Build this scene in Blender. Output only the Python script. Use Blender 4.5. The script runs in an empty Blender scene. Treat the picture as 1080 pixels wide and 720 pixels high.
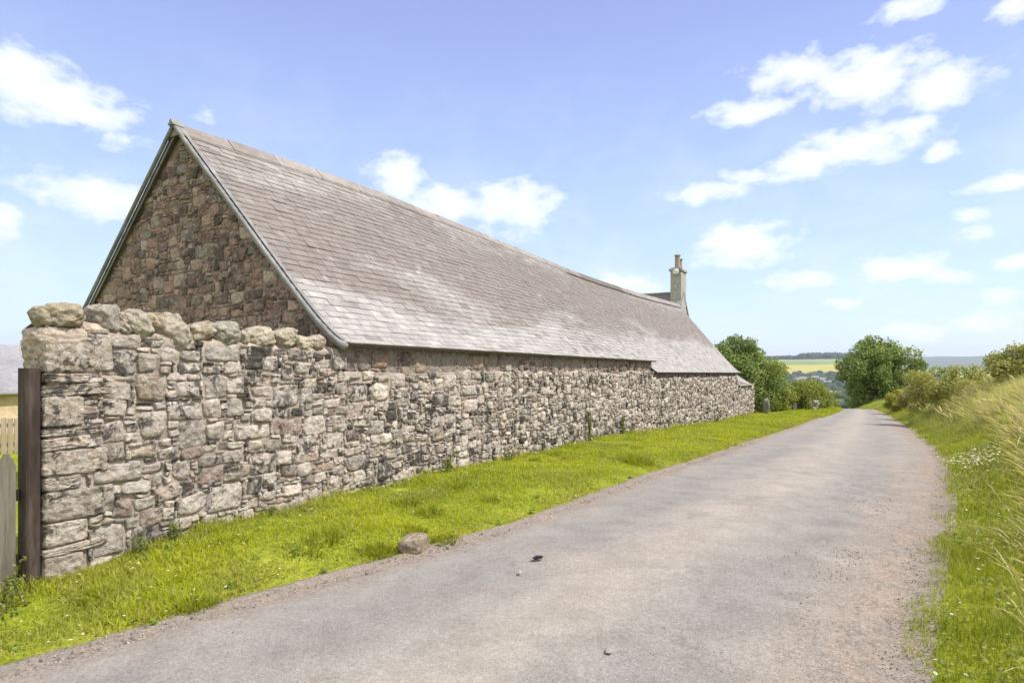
import bpy, math
import numpy as np
rng = np.random.default_rng(7)
S = bpy.context.scene
COL = S.collection
PI = math.pi

# ------------------------------------------------------------------ numpy helpers
def _hash(ix, iy, iz, seed):
    h = (ix * 374761393 + iy * 668265263 + iz * 1274126177 + seed * 974634777) & 0xFFFFFFFF
    h = ((h ^ (h >> 13)) * 1274126177) & 0xFFFFFFFF
    h = (h ^ (h >> 16)) & 0xFFFFFFFF
    return h / 4294967295.0

def vnoise(x, y, z=0.0, seed=0):
    x, y, z = np.broadcast_arrays(np.asarray(x, float), np.asarray(y, float), np.asarray(z, float))
    ix, iy, iz = np.floor(x).astype(np.int64), np.floor(y).astype(np.int64), np.floor(z).astype(np.int64)
    fx, fy, fz = x - ix, y - iy, z - iz
    fx, fy, fz = [f * f * (3 - 2 * f) for f in (fx, fy, fz)]
    r = 0
    for dx in (0, 1):
        for dy in (0, 1):
            for dz in (0, 1):
                w = (fx if dx else 1 - fx) * (fy if dy else 1 - fy) * (fz if dz else 1 - fz)
                r = r + w * _hash(ix + dx, iy + dy, iz + dz, seed)
    return r * 2 - 1

def fbm(x, y, z=0.0, seed=0, o=3):
    r, a = 0, 1.0
    x, y, z = np.asarray(x, float), np.asarray(y, float), np.asarray(z, float)
    for k in range(o):
        r = r + a * vnoise(x * 2 ** k, y * 2 ** k, z * 2 ** k, seed + k)
        a *= .5
    return r

def sstep(a, b, x):
    t = np.clip((np.asarray(x, float) - a) / (b - a), 0, 1)
    return t * t * (3 - 2 * t)

class Acc:
    """collects vertices, quads and tris (with one colour per vertex) for ONE mesh"""
    def __init__(s):
        s.v, s.q, s.t, s.c, s.n = [], [], [], [], 0
    def add(s, v, q=None, t=None, c=(.5, .5, .5)):
        v = np.asarray(v, np.float32).reshape(-1, 3)
        c = np.asarray(c, np.float32)
        if c.ndim == 1: c = np.tile(c, (len(v), 1))
        c = c.reshape(-1, c.shape[-1])
        if c.shape[1] == 3: c = np.concatenate([c, np.ones((len(c), 1), np.float32)], 1)
        s.v.append(v); s.c.append(c)
        if q is not None and len(q): s.q.append(np.asarray(q, np.int64).reshape(-1, 4) + s.n)
        if t is not None and len(t): s.t.append(np.asarray(t, np.int64).reshape(-1, 3) + s.n)
        s.n += len(v)
    def build(s, name, mat, parent=None, smooth=False):
        v = np.concatenate(s.v); c = np.concatenate(s.c)
        q = np.concatenate(s.q) if s.q else np.zeros((0, 4), np.int64)
        t = np.concatenate(s.t) if s.t else np.zeros((0, 3), np.int64)
        me = bpy.data.meshes.new(name)
        me.vertices.add(len(v)); me.vertices.foreach_set('co', v.ravel())
        nl = q.size + t.size; nf = len(q) + len(t)
        me.loops.add(nl); me.polygons.add(nf)
        me.loops.foreach_set('vertex_index', np.concatenate([q.ravel(), t.ravel()]).astype(np.int32))
        st = np.concatenate([np.arange(len(q)) * 4, q.size + np.arange(len(t)) * 3]).astype(np.int32)
        me.polygons.foreach_set('loop_start', st)
        me.polygons.foreach_set('loop_total', np.concatenate([np.full(len(q), 4), np.full(len(t), 3)]).astype(np.int32))
        me.polygons.foreach_set('use_smooth', np.full(nf, bool(smooth)))
        at = me.color_attributes.new('tint', 'FLOAT_COLOR', 'POINT')
        at.data.foreach_set('color', c.astype(np.float32).ravel())
        me.update(calc_edges=True)
        me.validate()
        if mat: me.materials.append(mat)
        o = bpy.data.objects.new(name, me); COL.objects.link(o)
        if parent: o.parent = parent; o.matrix_parent_inverse = parent.matrix_basis.inverted()
        return o

def tag(o, label=None, cat=None, group=None, kind=None):
    if label: o['label'] = label
    if cat: o['category'] = cat
    if group: o['group'] = group
    if kind: o['kind'] = kind
    return o

def thing(name, loc, label, cat, group=None):
    o = bpy.data.objects.new(name, None); COL.objects.link(o); o.location = loc
    o.empty_display_size = .2
    return tag(o, label, cat, group)

def grid_faces(nu, nv):
    i = np.arange(nu - 1)[:, None]; j = np.arange(nv - 1)[None, :]
    a = (i * nv + j)
    return np.stack([a, a + nv, a + nv + 1, a + 1], -1).reshape(-1, 4)

def sheet(acc, P, c=(.5, .5, .5), flip=False):
    P = np.asarray(P, float); nu, nv = P.shape[:2]
    f = grid_faces(nu, nv)
    if flip: f = f[:, ::-1]
    acc.add(P.reshape(-1, 3), q=f, c=c)

def box(acc, lo, hi, c=(.5, .5, .5)):
    x0, y0, z0 = lo; x1, y1, z1 = hi
    v = [(x0, y0, z0), (x1, y0, z0), (x1, y1, z0), (x0, y1, z0), (x0, y0, z1), (x1, y0, z1), (x1, y1, z1), (x0, y1, z1)]
    acc.add(v, q=[(0, 3, 2, 1), (4, 5, 6, 7), (0, 1, 5, 4), (1, 2, 6, 5), (2, 3, 7, 6), (3, 0, 4, 7)], c=c)

def prism(acc, poly, axis, a, b, c=(.5, .5, .5)):
    """extrude a convex polygon (2-D) along axis 'x' or 'y' between a and b"""
    n = len(poly)
    mk = (lambda p, k: (k, p[0], p[1])) if axis == 'x' else (lambda p, k: (p[0], k, p[1]))
    v = [mk(p, a) for p in poly] + [mk(p, b) for p in poly]
    q = [(i, (i + 1) % n, n + (i + 1) % n, n + i) for i in range(n)]
    t = [(0, i + 1, i) for i in range(1, n - 1)] + [(n, n + i, n + i + 1) for i in range(1, n - 1)]
    acc.add(v, q=q, t=t, c=c)

def tube(acc, pts, radii, n=10, c=(.5, .5, .5), cap=True):
    pts = np.asarray(pts, float); m = len(pts)
    radii = np.broadcast_to(np.asarray(radii, float), (m,))
    T = np.gradient(pts, axis=0); T /= np.linalg.norm(T, axis=1)[:, None] + 1e-9
    up = np.array([0, 0, 1.0]) if abs(T[0][2]) < .9 else np.array([1.0, 0, 0])
    V = []
    for i in range(m):
        a = np.cross(T[i], up); a /= np.linalg.norm(a) + 1e-9
        b = np.cross(a, T[i])
        th = np.arange(n) / n * 2 * PI
        V.append(pts[i] + radii[i] * (np.cos(th)[:, None] * a + np.sin(th)[:, None] * b))
    q = [(i * n + k, (i + 1) * n + k, (i + 1) * n + (k + 1) % n, i * n + (k + 1) % n) for i in range(m - 1) for k in range(n)]
    V = np.concatenate(V); t = []
    if cap:
        V = np.concatenate([V, pts[:1], pts[-1:]])
        t = [(m * n, k, (k + 1) % n) for k in range(n)] + [(m * n + 1, (m - 1) * n + (k + 1) % n, (m - 1) * n + k) for k in range(n)]
    acc.add(V, q=q, t=t, c=c)

def cubesphere(n):
    a = np.linspace(-1, 1, n); U, W = np.meshgrid(a, a, indexing='ij')
    o = np.ones_like(U); P = []; Q = []; k = 0
    for ax in range(3):
        for sg in (-1, 1):
            L = [None] * 3; L[ax] = o * sg; L[(ax + 1) % 3] = U * sg; L[(ax + 2) % 3] = W
            P.append(np.stack(L, -1).reshape(-1, 3)); Q.append(grid_faces(n, n) + k); k += n * n
    return np.concatenate(P), np.concatenate(Q)
_CS = {}
def blob(acc, c, h, p=6, amp=.04, seed=0, n=9, col=(.5, .5, .5), rot=(0, 0, 0), freq=1.6):
    """rounded, noise-shaped boulder or block; h = half sizes"""
    if n not in _CS: _CS[n] = cubesphere(n)
    P, Q = _CS[n]
    r = (np.abs(P) ** p).sum(1) ** (1 / p)
    D = P / r[:, None]
    d = D * (1 + amp * 3 * fbm(D[:, 0] * freq + seed * 7.3, D[:, 1] * freq, D[:, 2] * freq, seed)[:, None] * .6)
    d = d * np.asarray(h)
    cx, cy, cz = [math.cos(a) for a in rot]; sx, sy, sz = [math.sin(a) for a in rot]
    Rx = np.array([[1, 0, 0], [0, cx, -sx], [0, sx, cx]]); Ry = np.array([[cy, 0, sy], [0, 1, 0], [-sy, 0, cy]]); Rz = np.array([[cz, -sz, 0], [sz, cz, 0], [0, 0, 1]])
    d = d @ (Rz @ Ry @ Rx).T
    acc.add(d + np.asarray(c), q=Q, c=col)

# ------------------------------------------------------------------ materials
def newmat(name):
    m = bpy.data.materials.new(name); m.use_nodes = True
    nt = m.node_tree; nt.nodes.clear()
    out = nt.nodes.new('ShaderNodeOutputMaterial')
    return m, nt, out
def N(nt, kind, **kw):
    n = nt.nodes.new(kind)
    for k, v in kw.items():
        if k.startswith('i_'):
            key = k[2:]; key = int(key) if key.isdigit() else key.replace('_', ' ')
            n.inputs[key].default_value = v
        else: setattr(n, k, v)
    return n
def noise(nt, vec, scale, detail=4, rough=.55, dist=0.0):
    n = N(nt, 'ShaderNodeTexNoise', i_Scale=scale, i_Detail=detail, i_Roughness=rough, i_Distortion=dist)
    nt.links.new(vec, n.inputs['Vector']); return n.outputs['Fac']
def ramp(nt, fac, stops, interp='LINEAR'):
    r = N(nt, 'ShaderNodeValToRGB'); cr = r.color_ramp; cr.interpolation = interp
    while len(cr.elements) < len(stops): cr.elements.new(.5)
    for e, (p, c) in zip(cr.elements, stops):
        e.position = p; e.color = (c if isinstance(c, tuple) else (c, c, c)) + (1,) if not (isinstance(c, tuple) and len(c) == 4) else c
    nt.links.new(fac, r.inputs[0]); return r.outputs[0]
def mix(nt, fac, a, b, mode='MIX'):
    m = N(nt, 'ShaderNodeMix', data_type='RGBA', blend_type=mode)
    for s, v in ((0, fac), (6, a), (7, b)):
        if isinstance(v, (int, float)): m.inputs[s].default_value = v if s == 0 else (v, v, v, 1)
        elif isinstance(v, tuple): m.inputs[s].default_value = v if len(v) == 4 else v + (1,)
        else: nt.links.new(v, m.inputs[s])
    return m.outputs[2]
def math_(nt, op, a, b=None):
    m = N(nt, 'ShaderNodeMath', operation=op)
    for i, v in enumerate((a, b)):
        if v is None: continue
        if isinstance(v, (int, float)): m.inputs[i].default_value = v
        else: nt.links.new(v, m.inputs[i])
    return m.outputs[0]
def finish(nt, out, col, rough=.85, bumpfac=None, bstr=.3, bdist=.02, spec=.3, metal=0.0, normal=None):
    b = N(nt, 'ShaderNodeBsdfPrincipled', i_Roughness=rough, i_Metallic=metal)
    b.inputs['Specular IOR Level'].default_value = spec
    if isinstance(col, tuple): b.inputs['Base Color'].default_value = col + (1,)
    else: nt.links.new(col, b.inputs['Base Color'])
    if bumpfac is not None:
        bp = N(nt, 'ShaderNodeBump', i_Strength=bstr, i_Distance=bdist)
        nt.links.new(bumpfac, bp.inputs['Height']); nt.links.new(bp.outputs[0], b.inputs['Normal'])
    nt.links.new(b.outputs[0], out.inputs['Surface'])
    return b
def pos(nt): return N(nt, 'ShaderNodeNewGeometry').outputs['Position']
def attr(nt): return N(nt, 'ShaderNodeAttribute', attribute_name='tint')

def mat_stone(name, crust=.55, pale=.5):
    """field stone: per-stone colour, pale lichen, black crust in blotches; alpha = how crusted"""
    m, nt, out = newmat(name); P = pos(nt); A = attr(nt)
    n1 = noise(nt, P, 9, 6, .65); n2 = noise(nt, P, 34, 5, .7); n3 = noise(nt, P, 3.1, 4, .6)
    c = mix(nt, 1.0, A.outputs['Color'], ramp(nt, n1, [(.25, (.62, .6, .58)), (.5, (1, 1, 1)), (.75, (1.28, 1.24, 1.18))]), 'MULTIPLY')
    c = mix(nt, 1.0, c, ramp(nt, n2, [(.3, .68), (.55, 1.0), (.75, 1.3)]), 'MULTIPLY')
    li = ramp(nt, noise(nt, P, 13, 6, .7, .4), [(.50, 0.0), (.60, 1.0)])
    c = mix(nt, math_(nt, 'MULTIPLY', li, pale), c, (.57, .525, .475))
    cr = ramp(nt, math_(nt, 'ADD', noise(nt, P, 7.3, 7, .72, .5), math_(nt, 'ADD', math_(nt, 'MULTIPLY', math_(nt, 'SUBTRACT', A.outputs['Alpha'], .5), .5), math_(nt, 'MULTIPLY', math_(nt, 'SUBTRACT', noise(nt, P, 1.1, 3, .6), .46), .36))), [(.53, 0.0), (.585, 1.0)])
    c = mix(nt, math_(nt, 'MULTIPLY', cr, crust), c, (.028, .026, .024))
    h = math_(nt, 'ADD', math_(nt, 'MULTIPLY', n2, .6), n1)
    h = math_(nt, 'ADD', h, math_(nt, 'MULTIPLY', noise(nt, P, 90, 4, .7), .35))
    vf = N(nt, 'ShaderNodeTexVoronoi', i_Scale=17.0); nt.links.new(P, vf.inputs['Vector']); h = math_(nt, 'ADD', h, math_(nt, 'MULTIPLY', vf.outputs['Distance'], .7))
    finish(nt, out, c, .92, h, 1.0, .035, .15); return m
def mat_mortar(name, col=(.30, .265, .22)):
    m, nt, out = newmat(name); P = pos(nt)
    n1 = noise(nt, P, 5, 6, .65); n2 = noise(nt, P, 60, 4, .7)
    c = mix(nt, 1.0, col, ramp(nt, n1, [(.28, (.55, .53, .5)), (.5, (1, 1, 1)), (.72, (1.3, 1.26, 1.2))]), 'MULTIPLY')
    c = mix(nt, 1.0, c, ramp(nt, n2, [(.3, .75), (.7, 1.2)]), 'MULTIPLY')
    finish(nt, out, c, .95, math_(nt, 'ADD', n1, math_(nt, 'MULTIPLY', n2, .5)), .8, .03, .1); return m
def mat_slate():
    m, nt, out = newmat('slate'); P = pos(nt); A = attr(nt)
    st = N(nt, 'ShaderNodeMapping'); st.inputs['Scale'].default_value = (.55, .18, .9); nt.links.new(P, st.inputs['Vector'])
    n0 = noise(nt, st.outputs[0], 1.5, 5, .62, .6); n1 = noise(nt, P, 6, 6, .7); n2 = noise(nt, P, 45, 4, .7)
    sx = N(nt, 'ShaderNodeSeparateXYZ'); nt.links.new(P, sx.inputs[0])
    # the weathered brown lichen film lies on the upper two thirds, patchily
    zz = math_(nt, 'ADD', sx.outputs[2], math_(nt, 'MULTIPLY', math_(nt, 'SUBTRACT', n0, .5), 3.2))
    film = ramp(nt, math_(nt, 'MULTIPLY', zz, .2), [(.46, 0.0), (.60, 1.0), (.84, .9), (.97, .35)])
    c = A.outputs['Color']
    c = mix(nt, math_(nt, 'MULTIPLY', film, .82), c, (.162, .133, .115))
    wl = ramp(nt, math_(nt, 'ADD', math_(nt, 'MULTIPLY', noise(nt, P, 2.6, 7, .72, .3), .8), math_(nt, 'MULTIPLY', n1, .2)), [(.575, 0.0), (.66, 1.0)])
    c = mix(nt, math_(nt, 'MULTIPLY', wl, .4), c, (.48, .455, .43))
    c = mix(nt, 1.0, c, ramp(nt, n1, [(.3, .78), (.5, 1.0), (.7, 1.2)]), 'MULTIPLY')
    c = mix(nt, 1.0, c, ramp(nt, n2, [(.3, .86), (.7, 1.12)]), 'MULTIPLY')
    finish(nt, out, c, .72, math_(nt, 'ADD', n1, n2), .25, .01, .3); return m
def mat_lead():
    m, nt, out = newmat('weathered_lead'); P = pos(nt)
    n1 = noise(nt, P, 5, 5, .6)
    c = ramp(nt, n1, [(.3, (.15, .148, .145)), (.55, (.23, .228, .224)), (.75, (.33, .325, .32))])
    finish(nt, out, c, .85, n1, .15, .01, .12, 0.0); return m
def mat_road():
    """worn tarmac breaking up into grit and dust; tint = (across 0..1, metres from left edge, metres from right edge)"""
    m, nt, out = newmat('worn_asphalt'); P = pos(nt); A = attr(nt)
    sep = N(nt, 'ShaderNodeSeparateColor'); nt.links.new(A.outputs['Color'], sep.inputs[0])
    big = noise(nt, P, .6, 6, .62, .5); mid = noise(nt, P, 2.9, 6, .68); fine = noise(nt, P, 70, 3, .8); fin2 = noise(nt, P, 190, 2, .8); grain = noise(nt, P, 24, 6, .75)
    base = ramp(nt, mid, [(.28, (.228, .210, .190)), (.5, (.276, .257, .235)), (.74, (.322, .301, .276))])
    ac = math_(nt, 'ADD', sep.outputs[0], math_(nt, 'MULTIPLY', math_(nt, 'SUBTRACT', big, .5), .28))
    trk = ramp(nt, ac, [(.0, (.96, .93, .89)), (.1, (.90, .90, .90)), (.24, (.80, .81, .825)), (.40, (1.07, 1.04, 1.0)), (.52, (1.13, 1.09, 1.03)), (.66, (.89, .89, .895)), (.76, (.85, .85, .85)), (.88, (1.0, .97, .93)), (1.0, (1.0, .95, .89))])
    c = mix(nt, 1.0, base, trk, 'MULTIPLY')
    c = mix(nt, ramp(nt, big, [(.48, 0.0), (.74, .5)]), c, (.335, .285, .24))
    c = mix(nt, ramp(nt, noise(nt, P, 1.3, 5, .6, .8), [(.56, 0.0), (.64, .28)]), c, (.155, .15, .145))
    c = mix(nt, 1.0, c, ramp(nt, fine, [(.25, .62), (.5, 1.0), (.78, 1.4)]), 'MULTIPLY')
    c = mix(nt, 1.0, c, ramp(nt, fin2, [(.25, .66), (.5, 1.0), (.75, 1.36)]), 'MULTIPLY')
    c = mix(nt, 1.0, c, ramp(nt, grain, [(.3, .84), (.7, 1.17)]), 'MULTIPLY')
    jit = math_(nt, 'ADD', math_(nt, 'MULTIPLY', math_(nt, 'SUBTRACT', mid, .5), .5), math_(nt, 'ADD', math_(nt, 'MULTIPLY', math_(nt, 'SUBTRACT', grain, .5), .55), math_(nt, 'MULTIPLY', math_(nt, 'SUBTRACT', big, .5), .7)))
    gl = ramp(nt, math_(nt, 'ADD', sep.outputs[1], math_(nt, 'MULTIPLY', jit, .55)), [(.06, 1.0), (.26, 0.0)])
    gr = ramp(nt, math_(nt, 'ADD', sep.outputs[2], jit), [(.16, 1.0), (.62, 0.0)])
    gv = math_(nt, 'MAXIMUM', gl, gr)
    gc = ramp(nt, grain, [(.25, (.115, .095, .078)), (.45, (.235, .198, .165)), (.6, (.30, .258, .218)), (.78, (.40, .36, .315))])
    gc = mix(nt, ramp(nt, mid, [(.48, 0.0), (.68, .75)]), gc, (.335, .245, .18))
    gc = mix(nt, 1.0, gc, ramp(nt, fine, [(.25, .5), (.5, 1.0), (.78, 1.5)]), 'MULTIPLY')
    c = mix(nt, math_(nt, 'MULTIPLY', gv, .92), c, gc)
    vo = N(nt, 'ShaderNodeTexVoronoi', i_Scale=52.0); nt.links.new(P, vo.inputs['Vector'])
    vo2 = N(nt, 'ShaderNodeTexVoronoi', i_Scale=24.0); nt.links.new(P, vo2.inputs['Vector'])
    grit = math_(nt, 'MAXIMUM', ramp(nt, vo.outputs['Distance'], [(.12, 1.0), (.24, 0.0)]), math_(nt, 'MULTIPLY', ramp(nt, vo2.outputs['Distance'], [(.10, 1.0), (.17, 0.0)]), .8))
    gm = ramp(nt, math_(nt, 'ADD', sep.outputs[2], math_(nt, 'MULTIPLY', math_(nt, 'SUBTRACT', mid, .5), 2.6)), [(.25, .75), (1.5, .0)])
    gm = math_(nt, 'MAXIMUM', gm, math_(nt, 'MULTIPLY', gl, .6))
    c = mix(nt, math_(nt, 'MULTIPLY', grit, gm), c, (.075, .064, .056))
    # hairline cracks
    vc = N(nt, 'ShaderNodeTexVoronoi', i_Scale=.42, feature='DISTANCE_TO_EDGE'); wp = N(nt, 'ShaderNodeVectorMath', operation='ADD')
    nz = N(nt, 'ShaderNodeTexNoise', i_Scale=2.2, i_Detail=6.0); nt.links.new(P, nz.inputs['Vector'])
    nt.links.new(P, wp.inputs[0]); nt.links.new(nz.outputs['Color'], wp.inputs[1]); nt.links.new(wp.outputs[0], vc.inputs['Vector'])
    ck = math_(nt, 'MULTIPLY', ramp(nt, vc.outputs['Distance'], [(.0, 1.0), (.005, 0.0)]), ramp(nt, big, [(.45, 0.0), (.6, .4)]))
    c = mix(nt, ck, c, (.09, .085, .08))
    h = math_(nt, 'ADD', math_(nt, 'MULTIPLY', fine, .7), math_(nt, 'ADD', math_(nt, 'MULTIPLY', fin2, .8), math_(nt, 'MULTIPLY', mid, .8)))
    h = math_(nt, 'ADD', h, math_(nt, 'MULTIPLY', math_(nt, 'MULTIPLY', grain, gv), 2.6))
    h = math_(nt, 'ADD', h, math_(nt, 'MULTIPLY', math_(nt, 'MULTIPLY', grit, gm), 1.2))
    finish(nt, out, c, .92, h, .6, .012, .15); return m
def mat_gravel():
    m, nt, out = newmat('gravelly_dirt'); P = pos(nt)
    n1 = noise(nt, P, 2.2, 6, .65); n2 = noise(nt, P, 36, 5, .8); vo = N(nt, 'ShaderNodeTexVoronoi', i_Scale=38.0); nt.links.new(P, vo.inputs['Vector'])
    c = ramp(nt, n1, [(.3, (.185, .152, .120)), (.5, (.255, .218, .178)), (.72, (.31, .272, .228))])
    c = mix(nt, 1.0, c, ramp(nt, n2, [(.28, .55), (.5, 1.0), (.75, 1.5)]), 'MULTIPLY')
    sg = N(nt, 'ShaderNodeSeparateColor'); nt.links.new(vo.outputs['Color'], sg.inputs[0]); c = mix(nt, 1.0, c, ramp(nt, sg.outputs[0], [(0.0, .72), (1.0, 1.25)]), 'MULTIPLY')
    h = math_(nt, 'SUBTRACT', n2, math_(nt, 'MULTIPLY', vo.outputs['Distance'], .9))
    finish(nt, out, c, .95, h, .8, .03, .1); return m
def mat_ground():
    """near: soil and grass sward; far: fields in bands by distance"""
    m, nt, out = newmat('field_ground'); P = pos(nt)
    n1 = noise(nt, P, 1.1, 6, .65); n2 = noise(nt, P, 22, 4, .7)
    near = ramp(nt, n1, [(.3, (.13, .16, .018)), (.5, (.21, .24, .022)), (.7, (.28, .29, .04))])
    near = mix(nt, 1.0, near, ramp(nt, n2, [(.3, .6), (.7, 1.35)]), 'MULTIPLY')
    fl = N(nt, 'ShaderNodeVectorMath', operation='MULTIPLY'); fl.inputs[1].default_value = (1, 1, 0); nt.links.new(P, fl.inputs[0])
    ln = N(nt, 'ShaderNodeVectorMath', operation='LENGTH'); nt.links.new(fl.outputs[0], ln.inputs[0])
    nf = noise(nt, P, .004, 5, .6)
    D = math_(nt, 'ADD', math_(nt, 'MULTIPLY', ln.outputs['Value'], 1 / 5000), math_(nt, 'MULTIPLY', math_(nt, 'SUBTRACT', nf, .5), .018))
    far = ramp(nt, D, [(0, (.07, .11, .03)), (.30, (.05, .075, .03)), (.385, (.40, .36, .10)), (.475, (.19, .25, .10)), (.535, (.24, .30, .15)), (.61, (.045, .07, .045)), (.8, (.08, .11, .07))], 'CONSTANT')
    far = mix(nt, .35, far, ramp(nt, noise(nt, P, .012, 4, .6), [(.3, (.06, .09, .04)), (.7, (.4, .42, .2))]), 'SOFT_LIGHT')
    c = mix(nt, ramp(nt, math_(nt, 'MULTIPLY', ln.outputs['Value'], 1 / 400), [(.25, 0.0), (.6, 1.0)]), near, far)
    finish(nt, out, c, .95, n2, .5, .03, .1); return m
def mat_leafy(name, trans=.35, spec=.25, rough=.55):
    m, nt, out = newmat(name); A = attr(nt)
    b = N(nt, 'ShaderNodeBsdfPrincipled', i_Roughness=rough); b.inputs['Specular IOR Level'].default_value = spec
    t = N(nt, 'ShaderNodeBsdfTranslucent')
    nt.links.new(A.outputs['Color'], b.inputs['Base Color'])
    tc = mix(nt, 1.0, A.outputs['Color'], (1.25, 1.2, .6), 'MULTIPLY'); nt.links.new(tc, t.inputs['Color'])
    ms = N(nt, 'ShaderNodeMixShader'); ms.inputs[0].default_value = trans
    nt.links.new(b.outputs[0], ms.inputs[1]); nt.links.new(t.outputs[0], ms.inputs[2]); nt.links.new(ms.outputs[0], out.inputs['Surface'])
    return m
def mat_mottled(name, stops, scale=8, rough=.85, bstr=.3, spec=.25, metal=0.0, stretch=(1, 1, 1), bdist=.01):
    m, nt, out = newmat(name); P = pos(nt)
    mp = N(nt, 'ShaderNodeMapping'); mp.inputs['Scale'].default_value = stretch; nt.links.new(P, mp.inputs['Vector'])
    n1 = noise(nt, mp.outputs[0], scale, 6, .65); n2 = noise(nt, mp.outputs[0], scale * 6, 4, .7)
    c = ramp(nt, n1, stops); c = mix(nt, 1.0, c, ramp(nt, n2, [(.3, .82), (.7, 1.18)]), 'MULTIPLY')
    finish(nt, out, c, rough, math_(nt, 'ADD', n1, n2), bstr, bdist, spec, metal); return m
def mat_tinted(name, rough=.85, spec=.25, scale=20):
    m, nt, out = newmat(name); P = pos(nt); A = attr(nt); n1 = noise(nt, P, scale, 5, .7)
    c = mix(nt, 1.0, A.outputs['Color'], ramp(nt, n1, [(.3, .72), (.7, 1.25)]), 'MULTIPLY')
    finish(nt, out, c, rough, n1, .5, .01, spec); return m

M = dict(
    stone=mat_stone('pale_field_stone', .8, .6), gstone=mat_stone('brown_gable_stone', .5, .22), cope=mat_stone('coping_stone_lichen', .3, .35),
    mortar=mat_mortar('lime_mortar', (.36, .31, .262)), gmortar=mat_mortar('brown_mortar', (.24, .19, .165)), harl=mat_mortar('grey_harling', (.36, .345, .32)),
    bed=mat_mortar('pale_mortar_bed', (.42, .35, .285)),
    slate=mat_slate(), lead=mat_lead(), road=mat_road(), gravel=mat_gravel(), ground=mat_ground(),
    grass=mat_leafy('grass_blade', .4, .15), leaf=mat_leafy('broad_leaf', .3, .4, .45), softleaf=mat_leafy('soft_leaf', .38, .2),
    bark=mat_mottled('bark', [(.3, (.05, .04, .03)), (.7, (.14, .11, .08))], 9, .9, .6, .1, stretch=(1, 1, .3)),
    post=mat_mottled('dark_brown_post', [(.34, (.018, .012, .010)), (.55, (.050, .035, .028)), (.7, (.105, .08, .066))], 9, .75, .7, .3, stretch=(1, 1, .15)),
    pale=mat_mottled('weathered_grey_timber', [(.34, (.06, .054, .042)), (.52, (.15, .135, .105)), (.7, (.23, .21, .17))], 11, .85, .8, .2, stretch=(1, 1, .08)),
    slat=mat_mottled('tan_timber', [(.3, (.27, .215, .155)), (.7, (.40, .335, .25))], 5, .85, .3, .2, stretch=(1, 1, .1)),
    shedroof=mat_mottled('grey_sheet_roof', [(.3, (.20, .20, .205)), (.7, (.28, .28, .29))], 1.2, .7, .2),
    shedwall=mat_mottled('tan_boarded_wall', [(.3, (.40, .31, .19)), (.7, (.56, .45, .29))], .8, .85, .2),
    white=mat_mottled('whitewash', [(.3, (.5, .49, .46)), (.7, (.72, .71, .68))], .7, .9, .2),
    pot=mat_mottled('terracotta', [(.3, (.24, .19, .15)), (.7, (.36, .29, .24))], 5, .85, .3),
    tint=mat_tinted('tinted_rock'), dark=mat_mottled('dark_tar', [(.3, (.012, .012, .012)), (.7, (.03, .028, .026))], 30, .9, .5),
)

# ------------------------------------------------------------------ terrain
_ty = np.arange(-80, 200, .25)
_rz = np.interp(_ty, [-80, -10, 0, 7, 8.3, 14.2, 23.7, 37.6, 46, 56, 64, 75, 100, 140, 200], [.4, .05, 0, 0, -.03, -.21, -.70, -1.25, -1.50, -1.75, -2.3, -3.6, -7, -12, -18])
_k = np.exp(-(np.arange(-12, 13) * .25 / 1.4) ** 2); _k /= _k.sum()
_rz = np.convolve(np.pad(_rz, 12, mode='edge'), _k, 'valid')
def smooth_tab(ys, vs, w=1.0):
    t = np.interp(_ty, ys, vs); k = np.exp(-(np.arange(-10, 11) * .25 / w) ** 2); k /= k.sum()
    return np.convolve(np.pad(t, 10, mode='edge'), k, 'valid')
_xl = smooth_tab([-80, 0, 1.4, 2.8, 3.6, 5, 6.5, 9.2, 12.9, 23.5, 35.3, 52, 60, 70, 90, 200], [-8, -3.9, -3.72, -3.37, -3.2, -2.82, -2.67, -2.5, -2.2, -2.0, -1.7, -.7, -.9, -3, -9, -40])
_xr = smooth_tab([-80, 0, 3.6, 4.8, 7.2, 9.8, 13.4, 18.3, 29.9, 43, 54, 60, 70, 90, 200], [-2.6, -.24, .13, .30, .67, 1.01, 1.36, 1.63, 1.98, 1.95, 1.58, 1.4, .3, -5, -36])
RZ = lambda y: np.interp(y, _ty, _rz)
XL = lambda y: np.interp(y, _ty, _xl)
XR = lambda y: np.interp(y, _ty, _xr)
_farD = [0, 140, 300, 700, 1000, 1200, 2000, 2400, 3000, 3400, 4500, 12000]
_farZ = [0, -12, -25, -40, -46, -42, -14, 13, 43, 44, 30, 10]
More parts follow.
